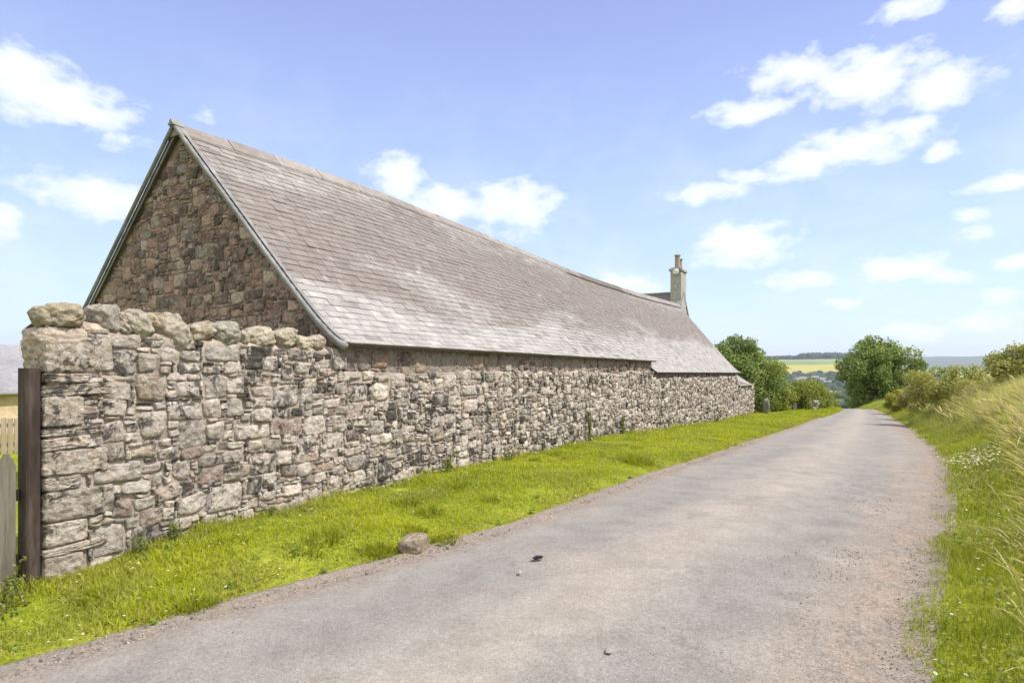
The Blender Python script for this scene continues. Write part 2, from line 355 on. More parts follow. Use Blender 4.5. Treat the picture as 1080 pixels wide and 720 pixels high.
def G(x, y):
    """height of the ground"""
    x = np.asarray(x, float); y = np.asarray(y, float)
    D = np.hypot(x, y); az = np.arctan2(x, y)
    r = RZ(y); xl, xr = XL(y), XR(y)
    left = .105 * sstep(0, .9, xl - x) * sstep(1.4, 3.6, y) - .03 * (1 - sstep(2.0, 3.0, y)) * sstep(0, .9, xl - x) - .045 * np.clip(-5.6 - x, 0, 25)
    o = x - xr
    bank = np.interp(o, [0, .35, 1.0, 2.0, 3.0, 6, 14, 60], [0, .05, .40, 1.12, 1.62, 2.1, 2.3, 2.0]) * (.45 + .55 * sstep(2, 13, y))
    near = r + left + bank
    bump = .035 * fbm(x * 1.3, y * 1.3, 0, 3) * sstep(.05, .5, np.maximum(xl - x, o))
    near = near + bump - .06 * (sstep(.12, .4, x - xl) * sstep(.12, .4, xr - x))
    hf = 1 - .55 * sstep(math.radians(1.0), math.radians(5), az)
    fz = np.interp(D, _farD, _farZ)
    fz = np.where(D > 1300, -36 + (fz + 36) * np.clip(hf, 0, 1), fz)
    fz = fz + 4 * fbm(x / 260, y / 260, 0, 11) * sstep(300, 1200, D)
    ridge = (122 + 26 * fbm(az * 9, D / 4000, 0, 21, 3)) * np.exp(-((D - 8200) / 1700.0) ** 2) * sstep(math.radians(-30), math.radians(2), az)
    fz = fz + ridge
    w = sstep(75, 190, D)
    return near * (1 - w) + fz * w
def axis(lo, hi, step, far, g=1.14):
    a = list(np.arange(lo, hi, step)); s = step; v = a[-1]
    up = []
    while v < far: s *= g; v += s; up.append(v)
    s = step; v = lo; dn = []
    while v > -far: s *= g; v -= s; dn.append(v)
    return np.array(dn[::-1] + a + up)
ax = axis(-13, 12, .14, 10500, 1.09); ay = axis(-1.5, 62, .2, 10500, 1.07)
X, Y = np.meshgrid(ax, ay, indexing='ij')
a = Acc(); sheet(a, np.stack([X, Y, G(X, Y)], -1))
tag(a.build('ground', M['ground'], smooth=True), kind='structure')

# road: asphalt sheet with a ragged edge, gravelly shoulders under it
ys = np.arange(-6, 82, .07)
def edge_noise(y, s): return .07 * vnoise(y * 1.7, s * 9.1, 0, 5) + .035 * vnoise(y * 6.3, s * 3.3, 0, 6) + .012 * vnoise(y * 17, s, 0, 7)
L, R_ = XL(ys) - .32, XR(ys) + .24
tt = np.concatenate([np.linspace(0, .16, 12), np.linspace(.19, .76, 22), np.linspace(.79, 1, 16)]); nt_ = len(tt)
X = L[:, None] * (1 - tt) + R_[:, None] * tt; Y = np.repeat(ys[:, None], nt_, 1)
dL = X - XL(Y); dR = XR(Y) - X; ac_ = dL / (dL + dR)
Zr = RZ(Y) + .032 + .03 * (1 - (2 * ac_ - 1) ** 2) - .012 * np.exp(-((ac_ - .3) / .08) ** 2) - .012 * np.exp(-((ac_ - .7) / .08) ** 2) + .007 * fbm(X * .9, Y * .9, 0, 9)
dm = np.minimum(dL, dR); wr = sstep(-.06, .2, dm)
Z = wr * Zr + (1 - wr) * np.maximum(G(X, Y) + .016, RZ(Y) + .012) + .007 * fbm(X * 6, Y * 6, 0, 4) * (1 - sstep(.1, .5, dm)) - .05 * (1 - sstep(-.24, -.19, dm))
a = Acc(); sheet(a, np.stack([X, Y, Z], -1), c=np.stack([ac_, dL, dR], -1), flip=True)
tag(a.build('road', M['road'], smooth=True), kind='structure')

# ------------------------------------------------------------------ rubble masonry
SIZES_ASHLAR = [((10, 7), 4), ((9, 6), 6), ((8, 5), 6), ((11, 5), 4), ((7, 7), 4), ((12, 6), 2.5), ((6, 4), 6), ((5, 5), 5), ((7, 3), 5), ((5, 3), 6), ((5, 2), 5), ((3, 2), 4), ((4, 1), 4), ((3, 3), 4), ((2, 1), 2), ((2, 2), 2.5)]
SIZES_RUBBLE = [((6, 5), 2), ((5, 5), 3), ((4, 5), 4), ((5, 4), 5), ((4, 4), 5), ((3, 4), 6), ((4, 3), 6), ((3, 3), 6), ((5, 2), 4), ((2, 3), 6), ((3, 2), 6), ((2, 2), 4), ((3, 1), 3)]
SIZES_GABLE = [((6, 4), 4), ((7, 4), 3), ((5, 3), 6), ((4, 3), 6), ((5, 4), 5), ((3, 3), 5), ((4, 2), 5), ((3, 2), 6), ((2, 2), 3), ((3, 1), 3)]
def pack(nw, nh, sizes, r):
    occ = np.zeros((nh, nw), bool); out = []
    S_ = [s for s, w in sizes]; W_ = np.array([w for s, w in sizes], float); W_ /= W_.sum()
    big = [k for k, (w, h) in enumerate(S_) if w * h >= 12]           # scatter the larger stones first, then build round them
    bw = W_[big] / W_[big].sum(); goal = .62 * nw * nh; got = 0; tries = 0
    while got < goal and tries < nw * nh * 1.2:
        tries += 1; w, h = S_[big[r.choice(len(big), p=bw)]]
        if tries > nw * nh * .5 and w * h > 24: continue
        i, j = int(r.integers(0, max(1, nw - w))), int(r.integers(0, max(1, nh - h)))
        if i + w <= nw and j + h <= nh and not occ[j:j + h, i:i + w].any():
            occ[j:j + h, i:i + w] = True; out.append((i, i + w, j, j + h)); got += w * h
    for j in range(nh):
        for i in range(nw):
            if occ[j, i]: continue
            placed = False
            for k in r.choice(len(S_), 5, p=W_):
                w, h = S_[k]
                if i + w <= nw and j + h <= nh and not occ[j:j + h, i:i + w].any():
                    occ[j:j + h, i:i + w] = True; out.append((i, i + w, j, j + h)); placed = True; break
            if not placed:
                w = 1
                while w < 3 and i + w < nw and not occ[j, i + w]: w += 1
                h = 2 if (j + 1 < nh and not occ[j + 1, i:i + w].any() and r.random() < .6) else 1
                occ[j:j + h, i:i + w] = True; out.append((i, i + w, j, j + h))
    return np.array(out, float)
def stones(acc, R, to3, cols, relief, n, seed, jit=.012, warp=.02, gap=.005):
    """R: (S,4) a0 a1 b0 b1 in metres -> bulging stones; to3(a,b,h) gives the 3-D point"""
    r = np.random.default_rng(seed); s = len(R)
    if s == 0: return
    e = {5: [-1, -.8, 0, .8, 1], 7: [-1, -.88, -.5, 0, .5, .88, 1], 9: [-1, -.91, -.7, -.35, 0, .35, .7, .91, 1], 11: [-1, -.93, -.78, -.5, -.25, 0, .25, .5, .78, .93, 1]}[n]
    e = np.array(e); U, V = np.meshgrid(e, e, indexing='ij')
    g = gap
    ac, bc = (R[:, 0] + R[:, 1]) / 2, (R[:, 2] + R[:, 3]) / 2
    hw, hh = (R[:, 1] - R[:, 0]) / 2 - g, (R[:, 3] - R[:, 2]) / 2 - g
    jj = np.minimum(jit, np.minimum(hw, hh) * .45)
    J = r.uniform(-1, 1, (s, 2, 4)) * jj[:, None, None]
    u = (U + 1) / 2; v = (V + 1) / 2
    W = np.stack([(1 - u) * (1 - v), u * (1 - v), (1 - u) * v, u * v])
    rd = r.uniform(.06, .22, s)[:, None, None]
    Ur = U[None] * (1 - rd * np.abs(V[None]) ** 5 * np.abs(U[None]) ** 2); Vr = V[None] * (1 - rd * np.abs(U[None]) ** 5 * np.abs(V[None]) ** 2)
    A = ac[:, None, None] + hw[:, None, None] * Ur + np.einsum('sk,kij->sij', J[:, 0], W)
    B = bc[:, None, None] + hh[:, None, None] * Vr + np.einsum('sk,kij->sij', J[:, 1], W)
    sd = r.uniform(0, 50, s)[:, None, None]
    A0, B0 = A.copy(), B.copy()
    edge = (np.maximum(np.abs(U), np.abs(V)) ** 2)[None]
    A = A + .012 * fbm(A0 * 17, B0 * 17, sd, 31, 2) * edge; B = B + .011 * fbm(A0 * 17, B0 * 17, sd + 9, 32, 2) * edge
    A = A + warp * vnoise(A0 * 1.5, B0 * 1.5, 0, 33); B = B + warp * vnoise(A0 * 1.1, B0 * 1.6, 3, 34)
    m = np.maximum(np.abs(U), np.abs(V))[None]
    rel = relief * r.uniform(.55, 1.35, s)[:, None, None]
    tl = r.uniform(-.6, .6, (2, s))[:, :, None, None]
    prof = 1 - m ** 9
    H = rel * prof * (1 + tl[0] * U + tl[1] * V) + prof ** .5 * .019 * fbm(A0 * 13, B0 * 13, sd, 35, 3) * min(1.3, relief / .03) + .10 * rel * r.uniform(-1, 1, s)[:, None, None]
    H = np.where(m > .999, -.016, H)
    P = to3(A, B, H)
    f = grid_faces(n, n)
    F = (f[None] + (np.arange(s) * n * n)[:, None, None]).reshape(-1, 4)
    acc.add(P.reshape(-1, 3), q=F, c=np.repeat(cols, n * n, 0))
PAL_FRONT = [((.49, .46, .42), .36, 6), ((.44, .41, .37), .42, 6), ((.36, .335, .305), .5, 4), ((.53, .495, .44), .32, 4), ((.42, .36, .315), .4, 1.8), ((.28, .25, .222), .6, 2.6), ((.39, .35, .285), .42, 1.4), ((.25, .232, .215), .68, 1.7), ((.38, .31, .27), .4, .9)]
PAL_GABLE = [((.35, .265, .235), .45, 5), ((.29, .225, .205), .55, 5), ((.40, .315, .28), .4, 4), ((.25, .205, .195), .55, 3), ((.43, .37, .34), .35, 3), ((.36, .25, .22), .35, 1.3), ((.21, .185, .18), .7, 1.6), ((.33, .30, .28), .5, 2.5)]
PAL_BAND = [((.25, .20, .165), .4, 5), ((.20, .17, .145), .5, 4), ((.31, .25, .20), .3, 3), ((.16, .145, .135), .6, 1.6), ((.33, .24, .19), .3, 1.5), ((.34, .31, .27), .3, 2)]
def palette(pal, s, r):
    w = np.array([p[2] for p in pal], float); k = r.choice(len(pal), s, p=w / w.sum())
    c = np.array([p[0] for p in pal])[k] * r.uniform(.70, 1.14, (s, 1)) * np.array([1.035, .98, .95]) * r.uniform(.985, 1.015, (s, 3))
    al = np.array([p[1] for p in pal])[k] + r.uniform(-.12, .12, s)
    return np.concatenate([c, al[:, None]], 1)

FACE = -5.04                                    # plane of the road-side walls
EAVE1 = lambda y: np.interp(y, [0, 4.86, 17.35, 40], [1.84, 1.835, 1.755, 1.75])
EAVE2 = lambda y: np.interp(y, [17.3, 32.1], [1.43, 1.325])
RIDGE = lambda y: np.interp(y, [4, 5, 7, 9, 12.4, 15, 18, 20.5, 23.6, 27, 32], [4.81, 4.83, 4.90, 4.92, 4.855, 4.78, 4.705, 4.685, 4.70, 4.76, 4.89])
def mortar_sheet(acc, y0, y1, z0f, z1f, off=0.0, n=46, step=.05, amp=.008):
    ys = np.linspace(y0, y1, max(2, int((y1 - y0) / step))); tt = np.linspace(0, 1, n)
    Yg = np.repeat(ys[:, None], n, 1); Z = z0f(ys)[:, None] * (1 - tt) + z1f(ys)[:, None] * tt
    Xg = FACE + off - .006 + 1.35 * amp * fbm(Yg * 6, Z * 6, 0, 41) + .012 * fbm(Yg * .8, Z * .8, 0, 45)
    sheet(acc, np.stack([Xg, Yg, Z], -1), c=(.5, .5, .5))
const = lambda v: (lambda y: np.full_like(np.asarray(y, float), v))
gz = lambda y: G(np.full_like(np.asarray(y, float), FACE - .05), y) - .25
def wall_front(a, b, h, off=0.0): return np.stack([FACE + off + h + .012 * fbm(a * .8, b * .8, 0, 45), a, b], -1)

# ---- garden wall
gw = thing('garden_wall', (-5.2, 3.6, 0), 'low pale rubble garden wall with boulder coping in front of the gable', 'wall')
GW0, GW1 = 2.17, 5.02
gtop = lambda y: np.interp(y, [2.1, 2.6, 3.2, 5.1], [1.86, 1.84, 1.80, 1.725])
a = Acc(); mortar_sheet(a, GW0, GW1, gz, gtop, n=60)
yy = np.linspace(GW0, GW1, 24)
sheet(a, np.stack([np.stack([yy * 0 + FACE - .02, yy, gtop(yy)], -1), np.stack([yy * 0 + FACE - .20, yy, gtop(yy) + .05], -1), np.stack([yy * 0 - 5.40, yy, gtop(yy)], -1), np.stack([yy * 0 - 5.42, yy, gtop(yy) * 0 - .4], -1)]), flip=True)
prism(a, [(-5.38, -.4), (FACE - .015, -.4), (FACE - .015, 1.80), (-5.2, 1.84), (-5.38, 1.80)], 'y', GW0, GW0 + .05)
a.build('mortar_core', M['mortar'], gw)
r = np.random.default_rng(21)
cw, ch = .0345, .034
Rk = pack(int((9.0 - GW0 - .24) / cw), int(2.2 / ch), SIZES_ASHLAR, r); Rk = Rk * [cw, cw, ch, ch] + [GW0 + .24, GW0 + .24, -.3, -.3]
ym = (Rk[:, 0] + Rk[:, 1]) / 2; NEARB = Rk[ym >= GW1]; Rk = Rk[ym < GW1]
tp = gtop((Rk[:, 0] + Rk[:, 1]) / 2); Rk[:, 3] = np.minimum(Rk[:, 3], tp); Rk = Rk[(Rk[:, 3] - Rk[:, 2] > .03)]
a = Acc(); stones(a, Rk, wall_front, palette(PAL_FRONT, len(Rk), r), .019, 11, 22, jit=.022, warp=.03, gap=.003)
z = -.3; k = 0
while z < 1.60:                                  # quoins: blocks that turn the corner
    h = r.choice([.07, .10, .15, .19, .25]) * r.uniform(.9, 1.1); ln = r.uniform(.34, .50) if k % 2 else r.uniform(.22, .32)
    blob(a, (FACE - .165 + r.uniform(-.008, .010), GW0 + ln / 2 - .03, z + h / 2), (.183, ln / 2, h / 2 - .003), 14, .02, 60 + k, 25, tuple(np.array([.40, .345, .285]) * r.uniform(.75, 1.2)) + (.45,), (r.uniform(-.05, .05), 0, r.uniform(-.03, .03)), 4.5)
    z += h; k += 1
a.build('stonework', M['stone'], gw, smooth=True)
a = Acc()
blob(a, (FACE - .175, GW0 + .19, 1.735), (.175, .235, .125), 6, .06, 81, 25, (.44, .345, .28, .45), (0, .0, .03), 3.6)
blob(a, (FACE - .16, GW0 + .36, 1.80), (.15, .17, .10), 3, .06, 82, 21, (.44, .345, .28, .45), (-.35, .0, .03), 3.0)
a.build('rough_mortar_shoulder', M['bed'], gw, smooth=True)
a = Acc()                                        # mortar bed the cope stones are set in
yb = np.linspace(GW0 + .3, GW1 - .02, 60); th = np.linspace(-.2, PI + .2, 14)
Yb = np.repeat(yb[:, None], 14, 1); nz = fbm(Yb * 5, th[None, :] * 1.5, 0, 51)
sheet(a, np.stack([FACE - .16 + (.150 + .012 * nz) * np.cos(th)[None, :], Yb, gtop(Yb) - .02 + (.085 + .03 * nz) * np.sin(th)[None, :]], -1), flip=True)
a.build('mortar_bed', M['bed'], gw, smooth=True)
cop = [(2.29, .145, .10, .16, .0, (.36, .31, .21)), (2.60, .085, .115, .15, .0, (.37, .33, .28)), (2.72, .05, .09, .5, .0, (.42, .36, .28)), (2.83, .095, .135, .62, .03, (.43, .39, .31)), (2.985, .062, .115, .5, .0, (.44, .37, .26)), (3.15, .105, .165, .55, .03, (.43, .385, .31)),
       (3.39, .12, .085, .30, .0, (.42, .355, .26)), (3.63, .135, .105, .22, .03, (.37, .35, .29)), (3.82, .06, .07, .1, .0, (.45, .38, .29)), (4.02, .15, .11, .20, .0, (.44, .385, .29)), (4.30, .13, .10, .25, .03, (.42, .365, .28)), (4.52, .10, .09, .12, .0, (.45, .39, .30)), (4.72, .13, .085, .08, .0, (.44, .375, .29))]
for i, (y, hy, hz, tilt, dx, c) in enumerate(cop):
    a = Acc()
    zt = gtop(y) + (.105 + .02 * math.sin(i * 2.1) if i else .095)
    k_ = .97 if i else 1
    blob(a, (FACE - .14 + dx, y, zt - (.018 if i else 0)), (.15 if i else .175, hy * k_ * 1.04, hz * k_), [2.6, 3.4, 4.2, 2.8][i % 4], .07, 90 + i, 21, c + (.25 + .2 * (i % 3 == 1),), (tilt * 1.15, .14 * math.sin(i * 3), .22 * math.sin(i * 2)), 2.5)
    a.build('coping_stone', M['cope'], gw, smooth=True)

# ---- barn
barn = thing('stone_barn', (-8.0, 5.0, 0), 'long low rubble stone barn with steep grey slate roof beside the lane', 'barn')
B0, B1, BX = 4.98, 32.0, 37.6
r = np.random.default_rng(31)
btop = lambda y: np.where(np.asarray(y) < 17.38, EAVE1(y) - .03, EAVE2(y) - .03)
def lower_top(y): return np.where(np.asarray(y) < 17.38, EAVE1(y) - .33 + .02 * np.sin(np.asarray(y) * 1.7), EAVE2(y) - .20)
a = Acc()
mortar_sheet(a, GW1 - .02, 17.38, gz, lower_top, n=50, step=.06); mortar_sheet(a, 17.36, B1 + .02, gz, lower_top, n=40, step=.1)
yy = np.linspace(GW1, B1, 80); lt = lower_top(yy)
sheet(a, np.stack([np.stack([yy * 0 + FACE - .012, yy, lt], -1), np.stack([yy * 0 + FACE - .14, yy, lt + .03], -1)]), flip=True)
a.build('wall_mortar', M['mortar'], barn, smooth=True)
a = Acc()
segs = [(GW1, 9.0, .031, .031, 9, SIZES_ASHLAR, .021, .024, .03), (9.0, 14.0, .042, .040, 7, SIZES_RUBBLE, .026, .026, .03), (14.0, 21.0, .05, .048, 7, SIZES_RUBBLE, .032, .03, .03), (21.0, B1, .06, .058, 5, SIZES_RUBBLE, .04, .034, .03)]
for k, (y0, y1, cw, ch, n, sz, rel, jit, wp) in enumerate(segs):
    zb = float(gz(np.array([y1]))[0]) - .02
    Rk = NEARB if k == 0 else pack(int(round((y1 - y0) / cw)), int((1.62 - zb) / ch), sz, r) * [cw, cw, ch, ch] + [y0, y0, zb, zb]
    ym = (Rk[:, 0] + Rk[:, 1]) / 2; lt = lower_top(ym); gl = gz(ym) + .1
    keep = (Rk[:, 2] < lt - .03) & (Rk[:, 3] > gl); Rk, lt = Rk[keep], lt[keep]
    Rk[:, 3] = np.minimum(Rk[:, 3], lt + .05)
    stones(a, Rk, wall_front, palette(PAL_FRONT, len(Rk), r), rel, n, 100 + k, jit=jit, warp=wp, gap=.004)
a.build('road_wall', M['stone'], barn, smooth=True)
# wall head under the eaves: flush pointed stones set back a little
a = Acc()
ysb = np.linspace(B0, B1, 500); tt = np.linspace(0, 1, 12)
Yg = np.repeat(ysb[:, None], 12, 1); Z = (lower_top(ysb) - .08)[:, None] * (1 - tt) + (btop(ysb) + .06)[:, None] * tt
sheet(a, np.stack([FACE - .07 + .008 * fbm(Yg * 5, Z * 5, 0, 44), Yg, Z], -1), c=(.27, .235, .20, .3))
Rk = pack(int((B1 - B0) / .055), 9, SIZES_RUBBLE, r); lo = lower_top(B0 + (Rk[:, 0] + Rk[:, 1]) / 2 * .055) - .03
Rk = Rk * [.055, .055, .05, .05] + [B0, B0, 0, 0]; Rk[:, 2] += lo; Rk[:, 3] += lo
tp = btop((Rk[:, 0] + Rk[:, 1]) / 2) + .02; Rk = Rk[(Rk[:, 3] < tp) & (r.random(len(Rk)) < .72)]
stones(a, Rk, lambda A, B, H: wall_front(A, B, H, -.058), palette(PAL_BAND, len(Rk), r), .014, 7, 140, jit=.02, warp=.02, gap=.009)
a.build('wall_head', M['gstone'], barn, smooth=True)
# gable
RX = -8.0; LX = -10.96
a = Acc(); gy = B0 + .03
zb = -.6
zs = np.linspace(0, 1, 60); xs = np.linspace(LX, FACE - .08, 90)
Xg = np.repeat(xs[:, None], 60, 1)
top = np.minimum(1.80 + (Xg - LX) / (RX - LX) * (4.77 - 1.80), 1.80 + (FACE - .05 - Xg) / (FACE - RX) * (4.77 - 1.80))
Z = zb * (1 - zs) + top * zs
sheet(a, np.stack([Xg, gy + .004 - .009 * fbm(Xg * 6, Z * 6, 0, 61), Z], -1))
a.build('gable_mortar', M['gmortar'], barn, smooth=True)
a = Acc()
cw, ch = .044, .041
Rk = pack(int((FACE - LX) / cw), int(4.3 / ch), SIZES_GABLE, r) * [cw, cw, ch, ch] + [LX, LX, .6, .6]
xm = (Rk[:, 0] + Rk[:, 1]) / 2
tp = np.minimum(1.80 + (xm - LX) / (RX - LX) * 2.97, 1.80 + (FACE - .05 - xm) / (FACE - RX) * 2.97)
Rk = Rk[(Rk[:, 3] < tp + .03) & (Rk[:, 3] > 1.3)]
stones(a, Rk, lambda A, B, H: np.stack([A, gy - H, B], -1), palette(PAL_GABLE, len(Rk), r), .013, 9, 150, jit=.026, warp=.035, gap=.003)
a.build('gable_wall', M['gstone'], barn, smooth=True)
# rear and far walls
a = Acc(); box(a, (LX - .02, B0 + .1, -2.2), (LX + .5, B1, 1.7))
prism(a, [(LX, -2.2), (FACE - .09, -2.2), (FACE - .09, 1.25), (RX, 4.72), (LX, 1.7)], 'y', B1 - .45, B1 - .02)
a.build('rear_wall', M['gmortar'], barn)

def roof_pt(s, y, xe, ze, xr, zr, up=0.0, bell=.05):
    z = ze + (zr - ze) * (s * (1 + bell) - bell * (1 - np.exp(-s * 11)))
    x = xe + (xr - xe) * s
    dx = (xr - xe); dz = (zr - ze) * ((1 + bell) - bell * 11 * np.exp(-s * 11))
    l = np.hypot(dx, dz); nx, nz = np.where(dx < 0, dz, -dz) / l, np.abs(dx) / l
    return np.stack(np.broadcast_arrays(x + nx * up, y, z + nz * up), -1)
def roof(name, y0, y1, xe, eave, xr, ridge, gauge, wmean, seed, parent, bell=.05, dz=0.0):
    """slated slope: every slate a thin slab overlapping the course below"""
    r = np.random.default_rng(seed); a = Acc()
    S_ = math.hypot(xr - xe, float(ridge(y0)) - float(eave(y0))); nc = int(S_ / gauge)
    sgn = 1 if xr < xe else -1
    for i in range(nc + 1):
        w = []; y = y0 - r.uniform(0, wmean) * (1 if i % 2 else .5)
        e = [y]
        while e[-1] < y1: e.append(e[-1] + wmean * r.uniform(.8, 1.2))
        e = np.clip(np.array(e), y0, y1); ya, yb = e[:-1], e[1:]; k = (yb - ya) > .03; ya, yb = ya[k] + .0025, yb[k] - .0025
        n = len(ya); sb = i / nc + r.normal(0, .0010, n) - (r.random(n) < .02) * r.uniform(.003, .010, n); stp = np.minimum(i / nc + 1.9 / nc, 1.0)
        sb2 = sb + r.normal(0, .0008, n); sb = np.clip(sb, 0, .992); sb2 = np.clip(sb2, 0, .992)
        th = r.uniform(.008, .013, n); jl = np.abs(r.normal(0, .003, n))
        f = lambda s, yy, up: roof_pt(s, yy, xe, eave(yy) + dz, xr, ridge(yy) + dz, up, bell)
        lo = .005
        P = np.stack([f(sb, ya, lo), f(sb2, yb, lo), f(sb, ya, lo + th + jl), f(sb2, yb, lo + th + jl * r.uniform(.3, 1, n)), f(stp + 0 * ya, yb, .002), f(stp + 0 * ya, ya, .002)], 1)
        o = (np.arange(n) * 6)[:, None]
        q = np.concatenate([o + [2, 3, 4, 5], o + [0, 1, 3, 2]]); t = np.concatenate([o + [0, 2, 5], o + [1, 4, 3]])
        base = np.array([.308, .290, .273]) * r.uniform(.86, 1.12, (n, 1)) * r.uniform(.985, 1.015, (n, 3))
        odd = r.random(n) < .06; base[odd] *= r.uniform(.62, .8, (odd.sum(), 1))
        a.add(P.reshape(-1, 3), q=q, t=t, c=np.repeat(base, 6, 0))
    ys = np.linspace(y0 + .01, y1 - .01, 60); ss = np.linspace(.004, 1, 30)
    Yg, Sg = np.meshgrid(ys, ss, indexing='ij')
    sheet(a, roof_pt(Sg, Yg, xe, eave(Yg) + dz, xr, ridge(Yg) + dz, -.012, bell), c=(.12, .105, .1))
    Pb = roof_pt(np.full(60, .004), ys, xe, eave(ys) + dz, xr, ridge(ys) + dz, -.03, bell); Pt = roof_pt(np.full(60, .004), ys, xe, eave(ys) + dz, xr, ridge(ys) + dz, -.002, bell)
    sheet(a, np.stack([Pb, Pt]), c=(.12, .1, .09))
    s0 = roof_pt(np.full(60, .05), ys, xe, eave(ys) + dz, xr, ridge(ys) + dz, -.06, bell); sheet(a, np.stack([s0, Pb]), c=(.1, .085, .07))
    return a.build(name, M['slate'], parent)
XE = FACE + .10
rf = roof('roof_slope', B0 - .04, 17.36, XE, EAVE1, RX, RIDGE, .118, .245, 201, barn)
def E2(y): return EAVE2(y)
roof('roof_slope', 17.30, B1 + .08, XE + .02, E2, RX, lambda y: RIDGE(y) - .035, .125, .25, 202, barn, bell=.045)
roof('roof_slope', B0 - .04, B1 + .08, LX - .12, lambda y: np.interp(y, [0, 40], [1.78, 1.72]), RX, RIDGE, .2, .5, 203, barn)
# ridge pieces
a = Acc(); y = B0 - .06; k = 0
r = np.random.default_rng(44)
while y < B1:
    y2 = min(y + r.uniform(.78, .92), B1 + .06); yy = np.linspace(y, y2 - .012, 5)
    up = .028 + r.uniform(0, .010)
    for sg, c in ((1, 1), (-1, 1)):
        w = .17 if y < 23 else .2
        zz = RIDGE(yy)
        p0 = np.stack([yy * 0 + RX, yy, zz + up + .02], -1); p1 = np.stack([yy * 0 + RX + sg * w, yy, zz - w * 1.02 + up + .012], -1); p2 = p1 + [0, 0, -.03]
        tone = (.10, .09, .085) if 18.2 < y < 22.6 else tuple(np.array([.29, .265, .245]) * r.uniform(.85, 1.1))
        sheet(a, np.stack([p0, p1, p2]), c=tone, flip=(sg > 0))
    pe = [(RX, y, float(RIDGE(y)) + up + .02), (RX + w, y, float(RIDGE(y)) - w * 1.02 + up + .012), (RX - w, y, float(RIDGE(y)) - w * 1.02 + up + .012)]
    a.add(pe, t=[(0, 2, 1)], c=(.3, .27, .25)); y = y2
a.build('ridge_cap', M['slate'], barn)
# lead rolls on both verges of the near gable
for sg, xe, ef in ((1, XE, EAVE1), (-1, LX - .12, lambda y: y * 0 + 1.78)):
    a = Acc(); ss = np.concatenate([np.linspace(-.012, .12, 14), np.linspace(.16, 1.0, 20)])
    yv = np.full_like(ss, B0 - .075)
    P = roof_pt(ss, yv, xe, ef(yv), RX, RIDGE(yv), .012, .05)
    if sg > 0: P[0] += [.05, -.005, -.035]; P[1] += [.02, 0, -.012]
    tube(a, P, np.concatenate([[.042, .038], np.full(len(ss) - 2, .026)]), 12)
    P2 = roof_pt(ss[2:], yv[2:] + .05, xe, ef(yv[2:]), RX, RIDGE(yv[2:]), .035, .05); P3 = P2 + [0, .06, 0]
    sheet(a, np.stack([P2, P3]), flip=sg < 0)
    P4 = roof_pt(ss[2:], yv[2:] + .04, xe, ef(yv[2:]), RX, RIDGE(yv[2:]), -.02, .05); P5 = roof_pt(ss[2:], yv[2:] + .04, xe, ef(yv[2:]), RX, RIDGE(yv[2:]), -.06, .05)
    sheet(a, np.stack([P4, P5]), flip=sg > 0)
    a.build('verge_flashing', M['lead'], barn, smooth=True)
a = Acc(); prism(a, [(RX - .06, 4.83), (RX + .06, 4.83), (RX, 4.915)], 'y', B0 - .12, B0 + .04)
a.build('ridge_end_cap', M['lead'], barn)
# low end bay
a = Acc()
etop = lambda y: np.interp(y, [32, 37.7], [.92, .62])
mortar_sheet(a, B1, BX, gz, etop, n=30, step=.12)
box(a, (-8.5, B1, -2.4), (FACE - .08, BX - .6, .5)); a.build('end_bay_mortar', M['mortar'], barn, smooth=True)
a = Acc(); zb = -1.6
Rk = pack(int((BX - B1) / .07), int(2.6 / .065), SIZES_RUBBLE, r) * [.07, .07, .065, .065] + [B1, B1, zb, zb]
Rk = Rk[(Rk[:, 3] < etop((Rk[:, 0] + Rk[:, 1]) / 2) + .05) & (Rk[:, 3] > gz((Rk[:, 0] + Rk[:, 1]) / 2) + .1)]
stones(a, Rk, wall_front, palette(PAL_FRONT, len(Rk), r), .05, 5, 160, jit=.03, warp=.03)
a.build('end_bay_wall', M['stone'], barn, smooth=True)
roof('end_bay_roof', B1 + .02, 36.6, FACE + .14, lambda y: np.interp(y, [32, 37], [.66, .60]), -6.9, lambda y: np.interp(y, [32, 37], [2.0, 1.9]), .16, .3, 204, barn)

# ------------------------------------------------------------------ house behind the barn
hs = thing('white_gabled_house', (-11.64, 48.2, -1.5), 'pale harled house gable with a tall chimney rising behind the slate barn', 'house')
a = Acc()
HX, HX2 = -11.64, -19.5; hy0, hy1, ha = 44.6, 51.8, 48.2
prism(a, [(hy0, -3), (hy1, -3), (hy1, 3.5), (ha, 7.25), (hy0, 3.5)], 'x', HX2, HX)
a.build('wall', M['harl'], hs)
for sg, ye in ((1, hy0 - .25), (-1, hy1 + .25)):
    a = Acc(); r = np.random.default_rng(300 + sg); nc = 20
    xs = np.linspace(HX2 - .2, HX - .12, 26)
    for i in range(nc):
        y_0 = ye + (ha - ye) * i / nc; y_1 = ye + (ha - ye) * min(1, (i + 1.5) / nc)
        z_0 = 3.3 + (7.5 - 3.3) * i / nc; z_1 = 3.3 + 4.2 * min(1, (i + 1.5) / nc)
        for x0, x1 in zip(xs[:-1], xs[1:]):
            c = np.array([.15, .145, .145]) * r.uniform(.8, 1.2)
            v = [(x0, y_0, z_0 + .03), (x1, y_0, z_0 + .03), (x1, y_1, z_1 + .005), (x0, y_1, z_1 + .005), (x0, y_0, z_0), (x1, y_0, z_0)]
            a.add(v, q=[(0, 1, 2, 3), (4, 5, 1, 0)] if sg > 0 else [(3, 2, 1, 0), (0, 1, 5, 4)], c=c)
    a.build('roof', M['slate'], hs)
a = Acc(); box(a, (HX2 - .2, ha - .13, 7.44), (HX - .75, ha + .13, 7.58)); a.build('ridge_cap', M['lead'], hs)
a = Acc()                                                     # skew copings on the gable
